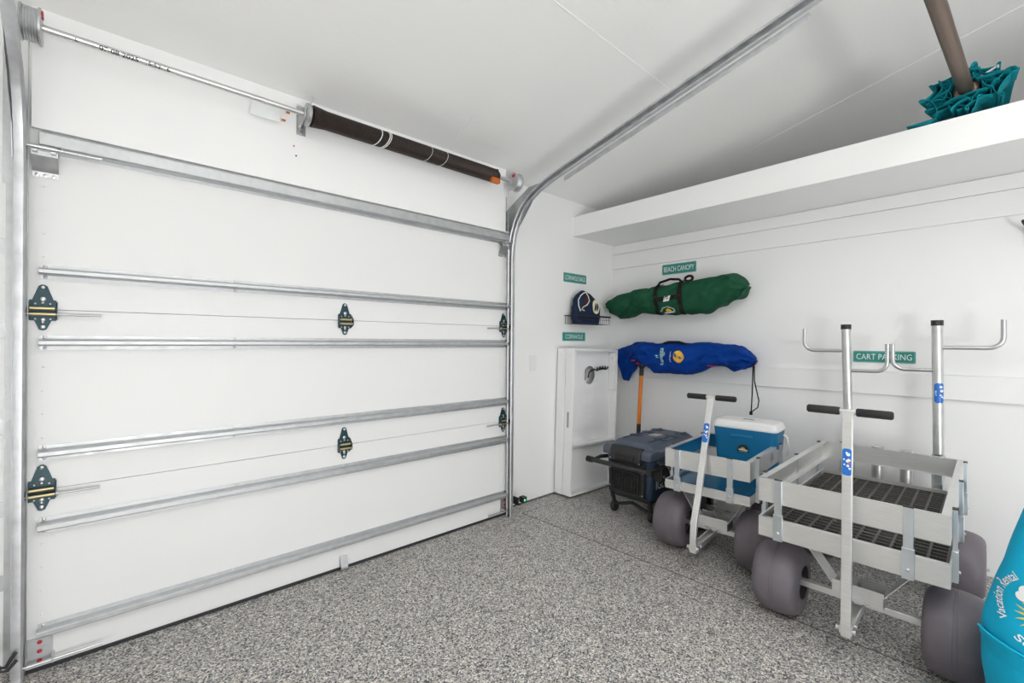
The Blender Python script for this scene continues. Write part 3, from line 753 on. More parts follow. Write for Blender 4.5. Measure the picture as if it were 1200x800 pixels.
q = MB(); patch(q, 1.766, 1.158, [(-.006,-.044),(.006,-.044),(.008,.044),(-.004,.044)], 'y', pb2); patch(q, 1.745, 1.17, [(.012*math.cos(a), .018*math.sin(a)) for a in [2*PI*i/12 for i in range(12)]], 'y', pb2); q.build('emblem_yellow', 'yellow', bb)
q = MB(); patch(q, 1.785, 1.172, [(.012*math.cos(a), .018*math.sin(a)) for a in [2*PI*i/12 for i in range(12)]], 'y', pb3); patch(q, 1.748, 1.150, [(.010*math.cos(a), .012*math.sin(a)) for a in [2*PI*i/12 for i in range(12)]], 'y', pb3); q.build('emblem_teal', mat('emblem_teal_ink', lin('#3f8f9a')[:3], .5), bb)

# ------------------------------------------------------------------ shovel
shv = thing('shovel', (3.47, 2.17, 0), 'shovel with orange shaft and black grip leaning behind the dark wheeled cooler', 'shovel')
MB().tube([(3.45, 2.172, .555), (3.462, 2.158, .985)], .0165, 14).build('shaft', 'orange', shv, smooth=40)
MB().tube([(3.445, 2.178, .30), (3.450, 2.172, .56)], .0175, 14).build('socket', 'black', shv, smooth=40)
g = MB().tube([(3.462, 2.158, .98), (3.464, 2.156, 1.03)], [.019, .020], 12)
g.tube([(3.464, 2.156, 1.025), (3.465, 2.170, 1.060), (3.466, 2.196, 1.083)], .012, 10).tube([(3.464, 2.156, 1.025), (3.465, 2.140, 1.060), (3.466, 2.108, 1.083)], .012, 10)
g.build('grip_fork', 'black', shv, smooth=50)
MB().pipe((3.466, 2.205, 1.086), (3.466, 2.100, 1.086), .013).build('grip_bar', 'red', shv, smooth=40)
bl_ = MB(); rings = []
for i, (z, w) in enumerate(((.33, .03), (.30, .10), (.24, .115), (.12, .11), (.05, .07), (.005, .006))):
    rings.append([(3.445+.02*(1-abs(k)/3)**1-.0*k, 2.178+w*k/3, z) for k in range(-3, 4)]+[(3.4475+.02*(1-abs(k)/3), 2.178+w*k/3, z) for k in range(3, -4, -1)])
bl_.loft(rings).build('blade', 'galvb', shv, smooth=50)

# ------------------------------------------------------------------ dark wheeled cooler
ic = thing('wheeled_cooler', (3.10, 1.82, 0), 'dark slate wheeled cooler with black grille and tow bar by the cornhole board', 'cooler')
fx, bx, ya, yb2 = 2.755, 3.47, 1.632, 2.012
def rrect(xa, xb, y0_, y1_, z, r, n=5):
    pts = []
    for cx, cy, a0 in ((xb-r, y1_-r, 0), (xa+r, y1_-r, PI/2), (xa+r, y0_+r, PI), (xb-r, y0_+r, 1.5*PI)):
        for i in range(n+1): pts.append((cx+r*math.cos(a0+i*PI/2/n), cy+r*math.sin(a0+i*PI/2/n), z))
    return pts
R_ = []
for z, ins, r in ((.165, .040, .03), (.175, .022, .04), (.24, .016, .04), (.244, .008, .04), (.44, 0, .045), (.47, 0, .045)):
    R_.append(rrect(fx+ins, bx-ins, ya+ins, yb2-ins, z, r))
MB().loft(R_).build('tub', 'slateb', ic, smooth=35)
R_ = []
for z, ins, r in ((.472, -.004, .045), (.505, -.006, .045), (.522, .006, .05), (.535, .035, .04), (.555, .055, .035), (.560, .075, .03)):
    R_.append(rrect(fx+ins, bx-ins, ya+ins, yb2-ins, z, r))
MB().loft(R_).build('lid', 'slate', ic, smooth=25)
# raised lid ribs and hinge pads
rb = MB()
for xx in (2.99, 3.16, 3.30):
    for yy in (1.72, 1.92):
        rb.prism([(xx, yy-.045, .558), (xx+.05, yy-.055, .558), (xx+.05, yy-.04, .566), (xx, yy-.03, .566)], (0, .08, 0))
rb.box((2.86, 1.71, .556), (3.40, 1.73, .566)).box((2.86, 1.92, .556), (3.40, 1.94, .566))
rb.each('lid_rib', 'slateb', ic, bevel=.004)
MB().box((3.08, 1.79, .5605), (3.18, 1.86, .563)).build('lid_badge', mat('badge_silver', (.6, .58, .54), .3, .8), ic)
# sloping front corners
for y0_, y1_ in ((ya-.006, ya+.085), (yb2-.085, yb2+.006)):
    MB().prism([(fx-.030, y0_, .455), (fx+.10, y0_, .455), (fx+.10, y0_, .528), (fx-.008, y0_, .522), (fx-.030, y0_, .500)], (0, y1_-y0_, 0)).build('lid_corner', 'slate', ic, bevel=.010)
# latch
lt = MB().prism([(fx-.020, 1.695, .532), (fx-.045, 1.695, .500), (fx-.050, 1.695, .430), (fx-.01, 1.695, .415), (fx+.02, 1.695, .53)], (0, .25, 0))
lt.build('latch', 'black', ic, bevel=.008)
MB().box((fx-.062, 1.745, .440), (fx-.045, 1.895, .482)).build('latch_pull', 'blackr', ic, bevel=.006)
# black front panel, grille
MB().box((fx-.014, ya+.045, .185), (fx+.01, yb2-.040, .425)).build('front_panel', 'black', ic, bevel=.010)
gr = MB()
for i in range(11):
    yy = 1.700+.245*i/10; gr.box((fx-.024, yy-.004, .215), (fx-.012, yy+.004, .345))
for i in range(8):
    zz = .215+.13*i/7; gr.box((fx-.022, 1.697, zz-.003), (fx-.012, 1.949, zz+.003))
gr.prism([(fx-.026, 1.690, .345), (fx-.026, 1.955, .345), (fx-.026, 1.90, .358), (fx-.026, 1.745, .358)], (.012, 0, 0))
gr.build('grille', 'blackr', ic)
for yy in (1.690, 1.955): MB().box((fx-.022, yy-.012, .195), (fx-.010, yy+.012, .42)).build('panel_post', 'black', ic, bevel=.003)
s_ = MB()
for yy, zz in ((1.690, .365), (1.955, .365), (1.690, .215), (1.955, .235), (1.700, .435), (1.935, .44)): s_.lathe([(0,0),(.005,0),(.005,.003),(0,.004)], (fx-.024 if zz < .42 else fx-.048, yy, zz), (-1,0,0), 8)
s_.each('screw', 'steel', ic)
# tow bar
bt = MB(); xh = fx-.085
bt.tube([(xh, 2.075, .402), (xh, 1.62, .402)], .0165, 14)
for yy in (1.60, 2.06):
    bt.tube([(xh, yy, .402), (fx+.02, yy+(.01 if yy > 1.8 else 0), .41), (fx+.12, yy, .40)], .014, 10)
bt.build('tow_bar', 'black', ic, smooth=50)
MB().tube([(xh, 2.115, .402), (xh, 2.065, .402)], .022, 14).tube([(xh, 1.615, .402), (xh, 1.575, .402)], .022, 14).each('bar_end', 'blackr', ic, smooth=40)
# side bracket and clutter of the tow hinge
sb = MB().box((fx+.03, ya-.060, .325), (fx+.20, ya+.002, .425)); sb.box((fx+.05, ya-.045, .42), (fx+.16, ya-.005, .45)); sb.tube([(fx+.02, ya-.05, .44), (fx+.10, ya-.06, .45), (fx+.2, ya-.05, .42)], .012, 8)
sb.build('tow_hinge', 'black', ic, bevel=.006)
MB().bar((fx+.09, ya-.066, .42), (fx+.13, ya-.068, .37), .012, .005).lathe([(0,0),(.008,0),(.008,.005),(0,.006)], (fx+.05, ya-.060, .36), (0,-1,0), 10).lathe([(0,0),(.008,0),(.008,.005),(0,.006)], (fx+.17, ya-.060, .36), (0,-1,0), 10).each('bolt', 'steel', ic)
q = MB(); decal(q, text_geo('IGLOO', .062, .9, .02), lambda u, v: (fx+.170+u, ya-.001, .285+v)); q.build('brand_lettering', 'white', ic)
# casters and wheels
for yy in (2.0, 1.69):
    w_ = MB(); w_.tube([(fx+.06, yy, .175), (fx+.075, yy-.005, .12), (fx+.10, yy, .055)], .016, 10); w_.tube([(fx+.10, yy, .055), (fx+.10, 1.845, .10)], .012, 8)
    w_.lathe([(0,-.014),(.036,-.014),(.040,-.008),(.040,.008),(.036,.014),(0,.014)], (fx+.10, yy, .040), (0,1,0), 20)
    w_.build('front_caster', 'black', ic, smooth=40)
for yy in (ya+.035, yb2-.035):
    MB().lathe([(0,-.024),(.09,-.024),(.105,-.016),(.105,.016),(.09,.024),(0,.024)], (3.36, yy, .105), (0,1,0), 28).build('rear_wheel', 'black', ic, smooth=40)
MB().box((fx+.05, ya+.04, .14), (bx-.04, yb2-.04, .172)).build('base', 'black', ic, bevel=.006)

# ------------------------------------------------------------------ beach carts
def sticker_fill(parent, fn, hw, hh, curved=False):
    """tall rounded blue sticker with white puffs and an orange spot; fn(u,v,k)->point"""
    pts = []
    for cx, cy, a0 in ((hw*.4, hh-hw*.6, 0), (-hw*.4, hh-hw*.6, PI/2), (-hw*.4, -hh+hw*.6, PI), (hw*.4, -hh+hw*.6, 1.5*PI)):
        for i in range(5): pts.append((cx+hw*.6*math.cos(a0+i*PI/8), cy+hw*.6*math.sin(a0+i*PI/8)))
    def quadfill(mb, pts, k):
        ys = sorted(set([round(p[1], 5) for p in pts])); n = len(pts)
        # rows of quads so that the film bends with the tube
        rows = []
        for y in ys:
            xs = []
            for i in range(n):
                a, b_ = pts[i], pts[(i+1) % n]
                if (a[1]-y)*(b_[1]-y) <= 1e-12 and abs(a[1]-b_[1]) > 1e-9:
                    xs.append(a[0]+(b_[0]-a[0])*(y-a[1])/(b_[1]-a[1]))
                elif abs(a[1]-y) < 1e-9: xs.append(a[0])
            rows.append((min(xs), max(xs), y))
        m_ = 8; vs = []
        for l, r, y in rows: vs += [fn(l+(r-l)*i/m_, y, k) for i in range(m_+1)]
        fs = [(r*(m_+1)+i, r*(m_+1)+i+1, (r+1)*(m_+1)+i+1, (r+1)*(m_+1)+i) for r in range(len(rows)-1) for i in range(m_)]
        mb.add(vs, fs)
    o = MB(); quadfill(o, pts, .0008); o = o.build('sticker', 'stick', parent, world=False)
    o['label'] = 'blue sticker with white shapes'
def cart(name, label, loc, rz, Lg, W, deck_mat, deck_kind, tyre_y, lean, hx, hz, post_bend, rack, blue_inside, wx=(.155, None), zz4=(.392, .472, .550, .650), gy=0):
    t = thing(name, loc, label, 'beach cart', None, rz)
    def B(mb, nm, m_, par=t, **k): return mb.build(nm, m_, par, world=False, **k)
    def G(mb):
        for p in mb.v: p.y += gy
        return mb
    hw = W/2; zt0, zt1, zr0, zr1 = zz4
    # tray: four channel sides + bottom sheet
    tr = MB(); th = .003
    for (a, b_, inward) in (((0, -hw), (0, hw), (1, 0)), ((Lg, -hw), (Lg, hw), (-1, 0)), ((0, -hw), (Lg, -hw), (0, 1)), ((0, hw), (Lg, hw), (0, -1))):
        ix, iy = inward
        d = (b_[0]-a[0], b_[1]-a[1], 0)
        tr.sheet([(a[0]+ix*.022, a[1]+iy*.022, zt0), (a[0], a[1], zt0), (a[0], a[1], zt1), (a[0]+ix*.005, a[1]+iy*.005, zt1)], d, th*(1))
    tr.box((.01, -hw+.01, zt0+.012), (.05, hw-.01, zt0+.016)).box((Lg-.05, -hw+.01, zt0+.012), (Lg-.01, hw-.01, zt0+.016))
    for k in (.33, .66): tr.box((Lg*k-.02, -hw+.004, zt0), (Lg*k+.02, hw-.004, zt0+.02))
    B(tr, 'tray_frame', 'alu')
    if deck_kind == 'grate':
        g = MB(); zg0, zg1 = zt1-.030, zt1-.016; x0, x1 = .075, Lg-.02; y0, y1 = -hw+.012, hw-.012
        ny = 11; nx = 26
        for i in range(ny+1):
            yy = y0+(y1-y0)*i/ny; g.box((x0, yy-.0045, zg0), (x1, yy+.0045, zg1))
        for i in range(nx+1):
            xx = x0+(x1-x0)*i/nx; wd = .0065 if i % 3 == 0 else .0045
            g.box((xx-wd, y0, zg0+.002), (xx+wd, y1, zg1-.001))
        B(g, 'deck_grate', 'grate')
        g = MB().box((.006, -hw+.006, zg1-.002), (.075, hw-.006, zg1))
        B(g, 'deck_plate', 'alu')
    else:
        B(MB().box((.005, -hw+.005, zt1-.022), (Lg-.005, hw-.005, zt1-.016)), 'deck_panel', deck_mat)
        s_ = MB()
        for yy in (-hw+.06, -hw+.16, hw-.16, hw-.06):
            for xx in (.04, Lg*.5): s_.lathe([(0,0),(.004,0),(.003,.002),(0,.002)], (xx, yy, zt1-.016), (0,0,1), 8)
        B(s_, 'deck_rivets', 'steel')
    # upper rail: C channel all round, flanges inward
    rl = MB(); fl = .026
    for (a, b_, inward) in (((0, -hw), (0, hw), (1, 0)), ((Lg, -hw), (Lg, hw), (-1, 0)), ((0, -hw), (Lg, -hw), (0, 1)), ((0, hw), (Lg, hw), (0, -1))):
        ix, iy = inward; d = (b_[0]-a[0], b_[1]-a[1], 0)
        f2 = fl if iy else .006
        rl.sheet([(a[0]+ix*f2, a[1]+iy*f2, zr0+.0), (a[0], a[1], zr0), (a[0], a[1], zr1), (a[0]+ix*f2, a[1]+iy*f2, zr1)], d, th)
    B(rl, 'side_rail', 'alu')
    # posts: channel in the upper half, wider sleeve at the tray
    def post(px, py, nx_, ny_):
        d = Vector((nx_, ny_, 0)); s_ = Vector((-ny_, nx_, 0)); c = Vector((px, py, 0))
        p = MB()
        c1 = c+d*.007
        p.obox(c1+Vector((0,0,(zr1+zt1)/2+.002)), (s_, d, (0,0,1)), (.015, .007, (zr1-zt1)/2+.004))
        c2 = c+d*.008
        p.obox(c2+Vector((0,0,(zt1+zt0)/2+.012)), (s_, d, (0,0,1)), (.0185, .009, (zt1-zt0)/2+.012+.006))
        o = B(p, 'corner_post', 'zinc', bevel=.0012)
        B(MB().lathe([(0,0),(.006,0),(.006,.004),(.003,.006),(0,.006)], tuple(c+d*.017+Vector((0,0,zt0+.03))), tuple(d), 10), 'post_bolt', 'steel', o)
        B(MB().obox(c1+Vector((0,0,zr1+.007)), (s_, d, (0,0,1)), (.016, .008, .0015)), 'post_cap', 'black', o)
    for yy in (-hw+.115, hw-.080) if W > .5 else (-hw+.10, hw-.075): post(0, yy, -1, 0)
    for xx in (.10, Lg*.52, Lg-.08) if Lg > .9 else (.12, Lg-.08):
        post(xx, -hw, 0, -1); post(xx, hw, 0, 1)
    for yy in (-hw+.10, hw-.10): post(Lg, yy, 1, 0)
    if blue_inside:
        B(MB().box((.006, hw-.0085, zr0+.01), (Lg-.01, hw-.0045, zr1-.005)).box((Lg-.012, -hw+.01, zr0+.01), (Lg-.008, hw-.01, zr1-.005)), 'rail_blue_reflection', 'coolb')  # blue panels added for the cooler's reflection in the aluminium rails
    B0 = B
    def B(mb, nm, m_, par=t, **k): return B0(G(mb), nm, m_, par, **k)
    # axles, bolsters, wheels
    xf, xr = wx[0], (wx[1] or Lg-.19); az = .168
    for xx in (xf, xr):
        B(MB().box((xx-.014, -tyre_y+.03, az-.014), (xx+.014, tyre_y-.03, az+.014)), 'axle', 'alu', bevel=.002)
        bo = MB(); b2 = .088
        bo.sheet([(xx-.05, -b2, az+.080), (xx-.05, -b2, az+.018), (xx+.05, -b2, az+.018), (xx+.05, -b2, az+.080)], (0, 2*b2, 0), .003)
        bo.sheet([(xx-.05, -b2, az+.080), (xx-.05, -b2-.0+.0, az+.08)], (0, 2*b2, 0), .002) if 0 else None
        bo.box((xx-.05, -b2, az+.018), (xx+.05, -b2+.003, az+.06)); bo.box((xx-.05, b2-.003, az+.018), (xx+.05, b2, az+.06))
        o = B(bo, 'axle_bracket', 'alu')
        B(MB().pipe((xx, .0, az), (xx, .0, az+.11), .006, 10), 'king_pin', 'steel', o)
        for s_ in (-1, 1):
            e = min(hw-.04, b2+.12)
            q = MB().sheet([(xx-.045, s_*b2, az+.060), (xx-.045, s_*e, zt0+.002)], (.09, 0, 0), .003)
            B(q, 'axle_brace', 'alu')
        B(MB().lathe([(0,0),(.06,0),(.06,.01),(0,.01)], (xx, 0, az+.002+.012), (0,0,1), 24), 'turntable', 'galvb')
        for s_ in (-1, 1):
            yc = s_*tyre_y+(.02 if xx == xr else 0); r, w = .163, .094
            pr = []
            for i in range(0, 21):
                a = PI*i/20; c_, s2 = math.cos(a), math.sin(a)
                pr.append((.075+(r-.075)*(abs(s2)**.45), -w*math.copysign(abs(c_)**.8, c_)))
            # centre mould ribs
            pr2 = []
            for (rr, h) in pr: pr2.append((rr, h))
            cc = MB().lathe([(.070, -w*.72)]+pr2+[(.070, w*.72)], (xx, yc, .164), (0, 1, 0), 40)
            for rx_ in (-.006, .006):
                cc.lathe([(r-.004, rx_-.002), (r+.0012, rx_), (r-.004, rx_+.002)], (xx, yc, .164), (0,1,0), 40)
            wh = B(cc, 'wheel', 'tyre', smooth=50)
            for e in (-1, 1):
                h_ = MB(); h_.lathe([(0, e*w*.60), (.020, e*w*.60), (.026, e*w*.74), (.030, e*w*.55), (.068, e*w*.60), (.078, e*w*.95), (.074, e*w*.98), (.066, e*w*.70)], (xx, yc, .164), (0, 1, 0), 32)
                B(h_, 'wheel_hub', 'black', wh, smooth=40)
            B(MB().pipe((xx, yc-w*1.02, .164), (xx, yc+w*1.02, .164), .011, 12).pipe((xx, yc+s_*w*1.0, .164), (xx, yc+s_*w*1.12, .164), .008, 8), 'axle_end', 'steel', wh, smooth=40)
    # tongue, handle
    px, pz = hx, .155
    tg_ = MB()
    for yy in (-.018, .018): tg_.box((px-.01, yy-.003, pz-.014), (xf, yy+.003, pz+.014))
    tg_.box((px+.05, -.018, pz-.014), (xf, .018, pz-.008))
    o = B(tg_, 'tongue', 'alu', bevel=.001)
    for isl in (MB().pipe((px, -.030, pz), (px, .030, pz), .008, 10).pipe((px+.05, -.028, pz), (px+.05, .028, pz), .006, 10).lathe([(0,0),(.012,0),(.012,.006),(0,.006)], (px, .026, pz), (0,1,0), 10).lathe([(0,0),(.012,0),(.012,.006),(0,.006)], (px, -.026, pz), (0,-1,0), 10)).islands(): B(isl, 'pivot_bolt', 'steel', o)
    h = MB(); wv, dv = .0165, .0105
    path = [(px, pz-.025), (px-.002+post_bend*.1, pz+.05), (px+post_bend*.6, pz+.13), (px+post_bend+lean*.12, pz+.21), (px+post_bend+lean*.25, pz+.28)]
    n_ = 6
    for i in range(1, n_+1):
        k = .28/(hz-pz); kk = k+(1-k)*i/n_
        path.append((px+post_bend+lean*(.25+.75*i/n_), pz+(hz-pz)*kk))
    rings = []
    for i, (x_, z_) in enumerate(path):
        a = path[max(i-1,0)]; b_ = path[min(i+1,len(path)-1)]; dx, dz = b_[0]-a[0], b_[1]-a[1]; l = math.hypot(dx, dz); nx_, nz_ = dz/l, -dx/l
        rings.append([(x_-nx_*dv, -wv, z_-nz_*dv), (x_-nx_*dv, wv, z_-nz_*dv), (x_+nx_*dv, wv, z_+nz_*dv), (x_+nx_*dv, -wv, z_+nz_*dv)])
    h.loft(rings)
    xt, zt_ = path[-1]
    hd = B(h, 'handle', 'alu', bevel=.0015)
    B(MB().pipe((xt, -.13, zt_), (xt, .13, zt_), .011, 14).obox((xt, 0, zt_-.006), ((1,0,0),(0,1,0),(0,0,1)), (.013, .020, .010)), 'cross_bar', 'alu', hd, smooth=40)
    for s_ in (-1, 1):
        B(MB().tube([(xt, s_*.026, zt_), (xt, s_*.030, zt_), (xt, s_*.132, zt_), (xt, s_*.137, zt_)], [.013, .016, .016, .012], 16), 'grip', 'foam', hd, smooth=60)
    # sticker on the room side of the post
    def stf(zc):
        f0 = None
        def f(u, v, k):
            z_ = zc+v
            for i in range(len(path)-1):
                if path[i][1] <= z_ <= path[i+1][1]:
                    q_ = (z_-path[i][1])/(path[i+1][1]-path[i][1]); x_ = path[i][0]+(path[i+1][0]-path[i][0])*q_; break
            else: x_ = path[-1][0]
            return (x_-dv-.0004-k-.0, gy*fgy[0]-u, z_)
        return f
    zc = hz-.195
    fgy = [1]; f = stf(zc)
    sticker_fill(hd, f, .0150, .052)
    fgy[0] = 0; q = MB()
    for (u, v, r) in ((.004, .030, .0065), (-.001, .036, .004), (.006, .008, .006), (.001, .004, .005), (.003, -.014, .005), (.009, -.024, .004), (-.008, -.010, .003), (-.009, .010, .003)):
        pts = [(u+r*math.cos(a), v+r*math.sin(a)) for a in [2*PI*i/12 for i in range(12)]]
        q.add([f(a, b_, .0016) for a, b_ in pts], [tuple(range(12))])
    B(q, 'sticker_white_shapes', 'white', hd)
    q = MB(); pts = [(.006+.005*math.cos(a), -.004+.003*math.sin(a)) for a in [2*PI*i/10 for i in range(10)]]; q.add([f(a, b_, .0018) for a, b_ in pts], [tuple(range(10))]); B(q, 'sticker_orange_spot', 'orange', hd)
    B = B0
    if rack:
        # four sockets on the back and two tall posts with hook arms
        for i, yy in enumerate((.190, .050, -.080, -.215)):
            so = MB(); xx = Lg+.034
            so.pipe((xx, yy, .36), (xx, yy, .655), .0285, 20)
            B(so, 'rack_socket', 'alut', smooth=40)
        B(MB().box((Lg, -.24, .405), (Lg+.008, .27, .44)).box((Lg, -.24, .57), (Lg+.008, .27, .60)), 'rack_bar', 'alu')
        for nm_, yb_, yt, zt2, arms in (('p', .190, .209, 1.390, ((.206, 1.226, 1, .226, .140), (.204, 1.105, -1, .196, .165))), ('q', -.215, -.206, 1.404, ((-.207, 1.252, -1, .250, .148), (-.208, 1.124, 1, .192, .145)))):
            xx = Lg+.034
            ps = B(MB().pipe((xx, yb_, .655), (xx, yt, zt2-.028), .0240, 20), 'rack_post', 'alut', smooth=40)
            B(MB().pipe((xx, yt, zt2-.030), (xx, yt, zt2), .0268, 20), 'post_cap', 'black', ps, smooth=40)
            for (ya_, za_, sg, ln, hh_) in arms:
                pts = [(xx, ya_+sg*.015, za_), (xx, ya_+sg*(ln-.055), za_)]
                for i in range(1, 7):
                    a = i/6*PI/2; pts.append((xx, ya_+sg*(ln-.055+.055*math.sin(a)), za_+.055*(1-math.cos(a))))
                pts.append((xx, ya_+sg*ln, za_+hh_))
                B(MB().tube(pts, .0112, 12), 'hook_arm', 'steel', ps, smooth=60)
            if nm_ == 'q':
                def fc(u, v, k, yq=-.210):
                    a = u/.024+.35; return (xx-(.0244+k)*math.cos(a), yq-(.0244+k)*math.sin(a), 1.0+v)
                sticker_fill(ps, fc, .021, .055)
                q2 = MB()
                for (u, v, r) in ((.006, .034, .007), (.010, .012, .007), (.005, -.012, .005), (.012, -.022, .005), (-.014, .0, .0035), (-.014, .010, .003), (-.013, -.012, .003)):
                    q2.add([fc(u+r*math.cos(a), v+r*math.sin(a), .0018) for a in [2*PI*i/12 for i in range(12)]], [tuple(range(12))])
                B(q2, 'sticker_white_shapes', 'white', ps)
    # badge on the right-hand rail
    if blue_inside:
        def fb(u, v): return (Lg*.62+u, -hw-.0012, (zr0+zr1)/2+v)
        q = MB(); pts = [(.036*math.cos(a), .036*math.sin(a)) for a in [2*PI*i/28 for i in range(28)]]
        q.add([fb(*p) for p in pts], [tuple(range(28))]); bd = B(q, 'maker_badge', mat('badge_pale', (.62, .66, .68), .35, .3), t)
        q = MB(); pts = [(.034*math.cos(a), .034*math.sin(a)) for a in [.12*PI+.76*PI*i/16 for i in range(17)]]
        q.add([(p[0], p[1]-.001, p[2]) for p in [fb(*p) for p in pts]], [tuple(range(17))]); B(q, 'badge_arc', 'lblue', bd)
        q = MB(); decal(q, text_geo('COOL', .022, .8, .03), lambda u, v: (fb(u, v)[0], -hw-.003, fb(u, v)[2])); B(q, 'badge_lettering', 'red', bd)
    return t
cart('beach_cart', 'large aluminium beach cart with black grate deck, balloon wheels and tall tube rack', (2.250, .459, 0), math.radians(1.2), 1.155, .634, 'alu', 'grate', .298, .008, -.105, 1.004, .004, True, False, gy=-.03)
cart('beach_cart', 'smaller aluminium beach cart carrying the blue and white cooler', (2.537, 1.164, 0), math.radians(4.5), .68, .470, 'dblue', 'panel', .2375, .235, -.166, .952, .012, False, True, wx=(.15, None), zz4=(.398, .443, .528, .630))

# ------------------------------------------------------------------ blue cooler standing in the smaller cart
bc = thing('blue_cooler', (3.150, 1.158, .429), 'blue cooler with white lid standing in the smaller beach cart', 'cooler', rz=math.radians(4))
hx_, hy_ = .118, .190
R_ = []
for z, ins, r in ((.0, .030, .03), (.012, .020, .035), (.30, .002, .035), (.315, 0, .035)): R_.append(rrect(-hx_+ins, hx_-ins, -hy_+ins, hy_-ins, z, r))
MB().loft(R_).build('body', 'coolb', bc, smooth=35, world=False)
R_ = []
for z, ins, r in ((.314, -.003, .035), (.326, -.004, .035), (.328, -.001, .035), (.352, .004, .035), (.364, .014, .03), (.368, .030, .03)): R_.append(rrect(-hx_+ins, hx_-ins, -hy_+ins, hy_-ins, z, r))
lid = MB().loft(R_).build('lid', 'coolw', bc, smooth=30, world=False)
MB().prism([(-.01, -.03, .368), (.0, -.035, .368), (.012, 0, .368), (.0, .035, .368), (-.01, .03, .368), (.0, 0, .368)], (0, 0, .002)).build('lid_recess', 'gap', lid, world=False)
MB().box((-hx_-.002, -.055, .255), (-hx_+.006, .075, .272)).build('grip_lip', 'coolb', bc, bevel=.003, world=False)
MB().tube([(.03, -hy_-.004, .285), (.03, -hy_-.022, .27), (.05, -hy_-.030, .18), (.07, -hy_-.014, .14)], .008, 8).build('swing_handle', 'coolw', bc, smooth=50, world=False)
fb = lambda u, v: (-hx_-.0005+.0-(-.0045)*0+(.018*(1-(.170+v)/.30))-.003, .0-u, .170+v)
q = MB(); pts = [(.034*math.cos(a), .036*math.sin(a)) for a in [PI*i/16 for i in range(17)]]
q.add([fb(*p) for p in pts], [tuple(range(17))]); q.add([fb(*p) for p in ((-.036, -.016), (.036, -.016), (.036, -.001), (-.036, -.001))], [(0,1,2,3)]); bd = q.build('badge', 'ink', bc, world=False)
q = MB(); f2 = lambda u, v: tuple(Vector(fb(u, v))-Vector((.0015, 0, 0)))
q.add([f2(.014*math.cos(a), .004+.014*math.sin(a)) for a in [PI*i/10 for i in range(11)]], [tuple(range(11))]); q.build('badge_sun', 'yellow', bd, world=False)
q = MB(); q.add([f2(*p) for p in ((-.028, -.002), (.030, -.004), (.026, .004), (-.024, .005))], [(0,1,2,3)])
decal(q, text_geo('VACATION', .007, 1.0, .01), lambda u, v: f2(u, v-.010)); q.build('badge_print', 'white', bd, world=False)

bc.scale = (1, 1, .915)
# ------------------------------------------------------------------ teal umbrella on the loft ledge
um = thing('folded_umbrella', (3.3, .14, 2.36), 'folded teal umbrella with a bronze pole sticking out over the loft ledge', 'umbrella')
ctr = Vector((3.075, .150, 2.487)); ax = Vector((-.873, .053, .085)).normalized()
side = Vector((0, 0, 1)).cross(ax).normalized(); upv = ax.cross(side).normalized()
P0 = ctr-ax*1.1; P1 = ctr+ax*1.25
MB().tube([P0+Vector((0,0,.0)), P1], .0285, 20).build('pole', 'bronze', um, smooth=40)
MB().obox(ctr+ax*.015, (side, upv, ax), (.046, .034, .018)).build('crank_collar', 'bronze', um, bevel=.014)
MB().obox(ctr+ax*.02+side*(.075)+upv*.055, (side*.8+upv*.35, upv, ax), (.035, .006, .008)).build('rib_end', 'steel', um, bevel=.002)
rings = []; n = 260; folds = 7
for i in range(34):
    s_ = i/33            # 0 = hem facing the room, 1 = far end
    ring = []
    for j in range(n):
        a = 2*PI*j/n
        env = (1-.45*s_)*(1 if s_ < .9 else (1-s_)*10*.9+.1)
        base = .102*env*(1+.16*noise.noise(Vector((math.cos(a)*1.5, math.sin(a)*1.5, 3.1))))
        ph = a*folds+3.2*noise.noise(Vector((math.cos(a)*1.6, math.sin(a)*1.6, 7.7)))*2+1.5*s_
        fold = math.sin(ph)
        r = base*(1+(.34-.16*s_)*fold)
        a2 = a+(.17-.06*s_)*math.cos(ph*1.0+.8)
        zz = ctr-ax*(s_*.62-.035)+ax*(.020*math.sin(ph*2)*(1-s_)+.03*noise.noise(Vector((a*2, 1, 1)))*(1-s_))
        x_ = r*math.cos(a2)*1.25; y_ = r*math.sin(a2)*.86
        q_ = zz+side*x_+upv*y_
        if q_.z < 2.3605: q_.z = 2.3605+.002*math.sin(ph)
        ring.append(q_)
    rings.append(ring)
# ruffled inner layers between hem and pole
cn = MB().loft(rings, caps=False)
def ruffle(rad, fr, ph0, amp, tilt, wd):
    vs = []; n2 = 200
    for j in range(n2+1):
        a = 2*PI*j/n2
        r = rad*(1+amp*math.sin(a*fr+ph0)+.12*noise.noise(Vector((math.cos(a)*2+ph0, math.sin(a)*2, 0))))
        a2 = a+.20*math.cos(a*fr+ph0)
        for k in range(5):
            s2 = k/4; rr = r*(1-.10*s2); off = .045+tilt*math.sin(a*fr*.5+ph0)-wd*s2
            q_ = ctr+ax*off+side*(rr*math.cos(a2)*1.25)+upv*(rr*math.sin(a2)*.84)
            if q_.z < 2.361: q_.z = 2.361
            vs.append(q_)
    fs = [(j*5+k, j*5+k+1, (j+1)*5+k+1, (j+1)*5+k) for j in range(n2) for k in range(4)]
    cn.add(vs, fs)
ruffle(.094, 6, .4, .24, .016, .16); ruffle(.074, 5, 2.1, .28, .014, .14); ruffle(.056, 4, 4.0, .25, .012, .12); ruffle(.116, 8, 1.2, .18, .020, .10); ruffle(.066, 7, 5.1, .30, .016, .10)
co = cn.build('canopy', 'tealc', um, smooth=70)
co.modifiers.new('solid', 'SOLIDIFY').thickness = .0022
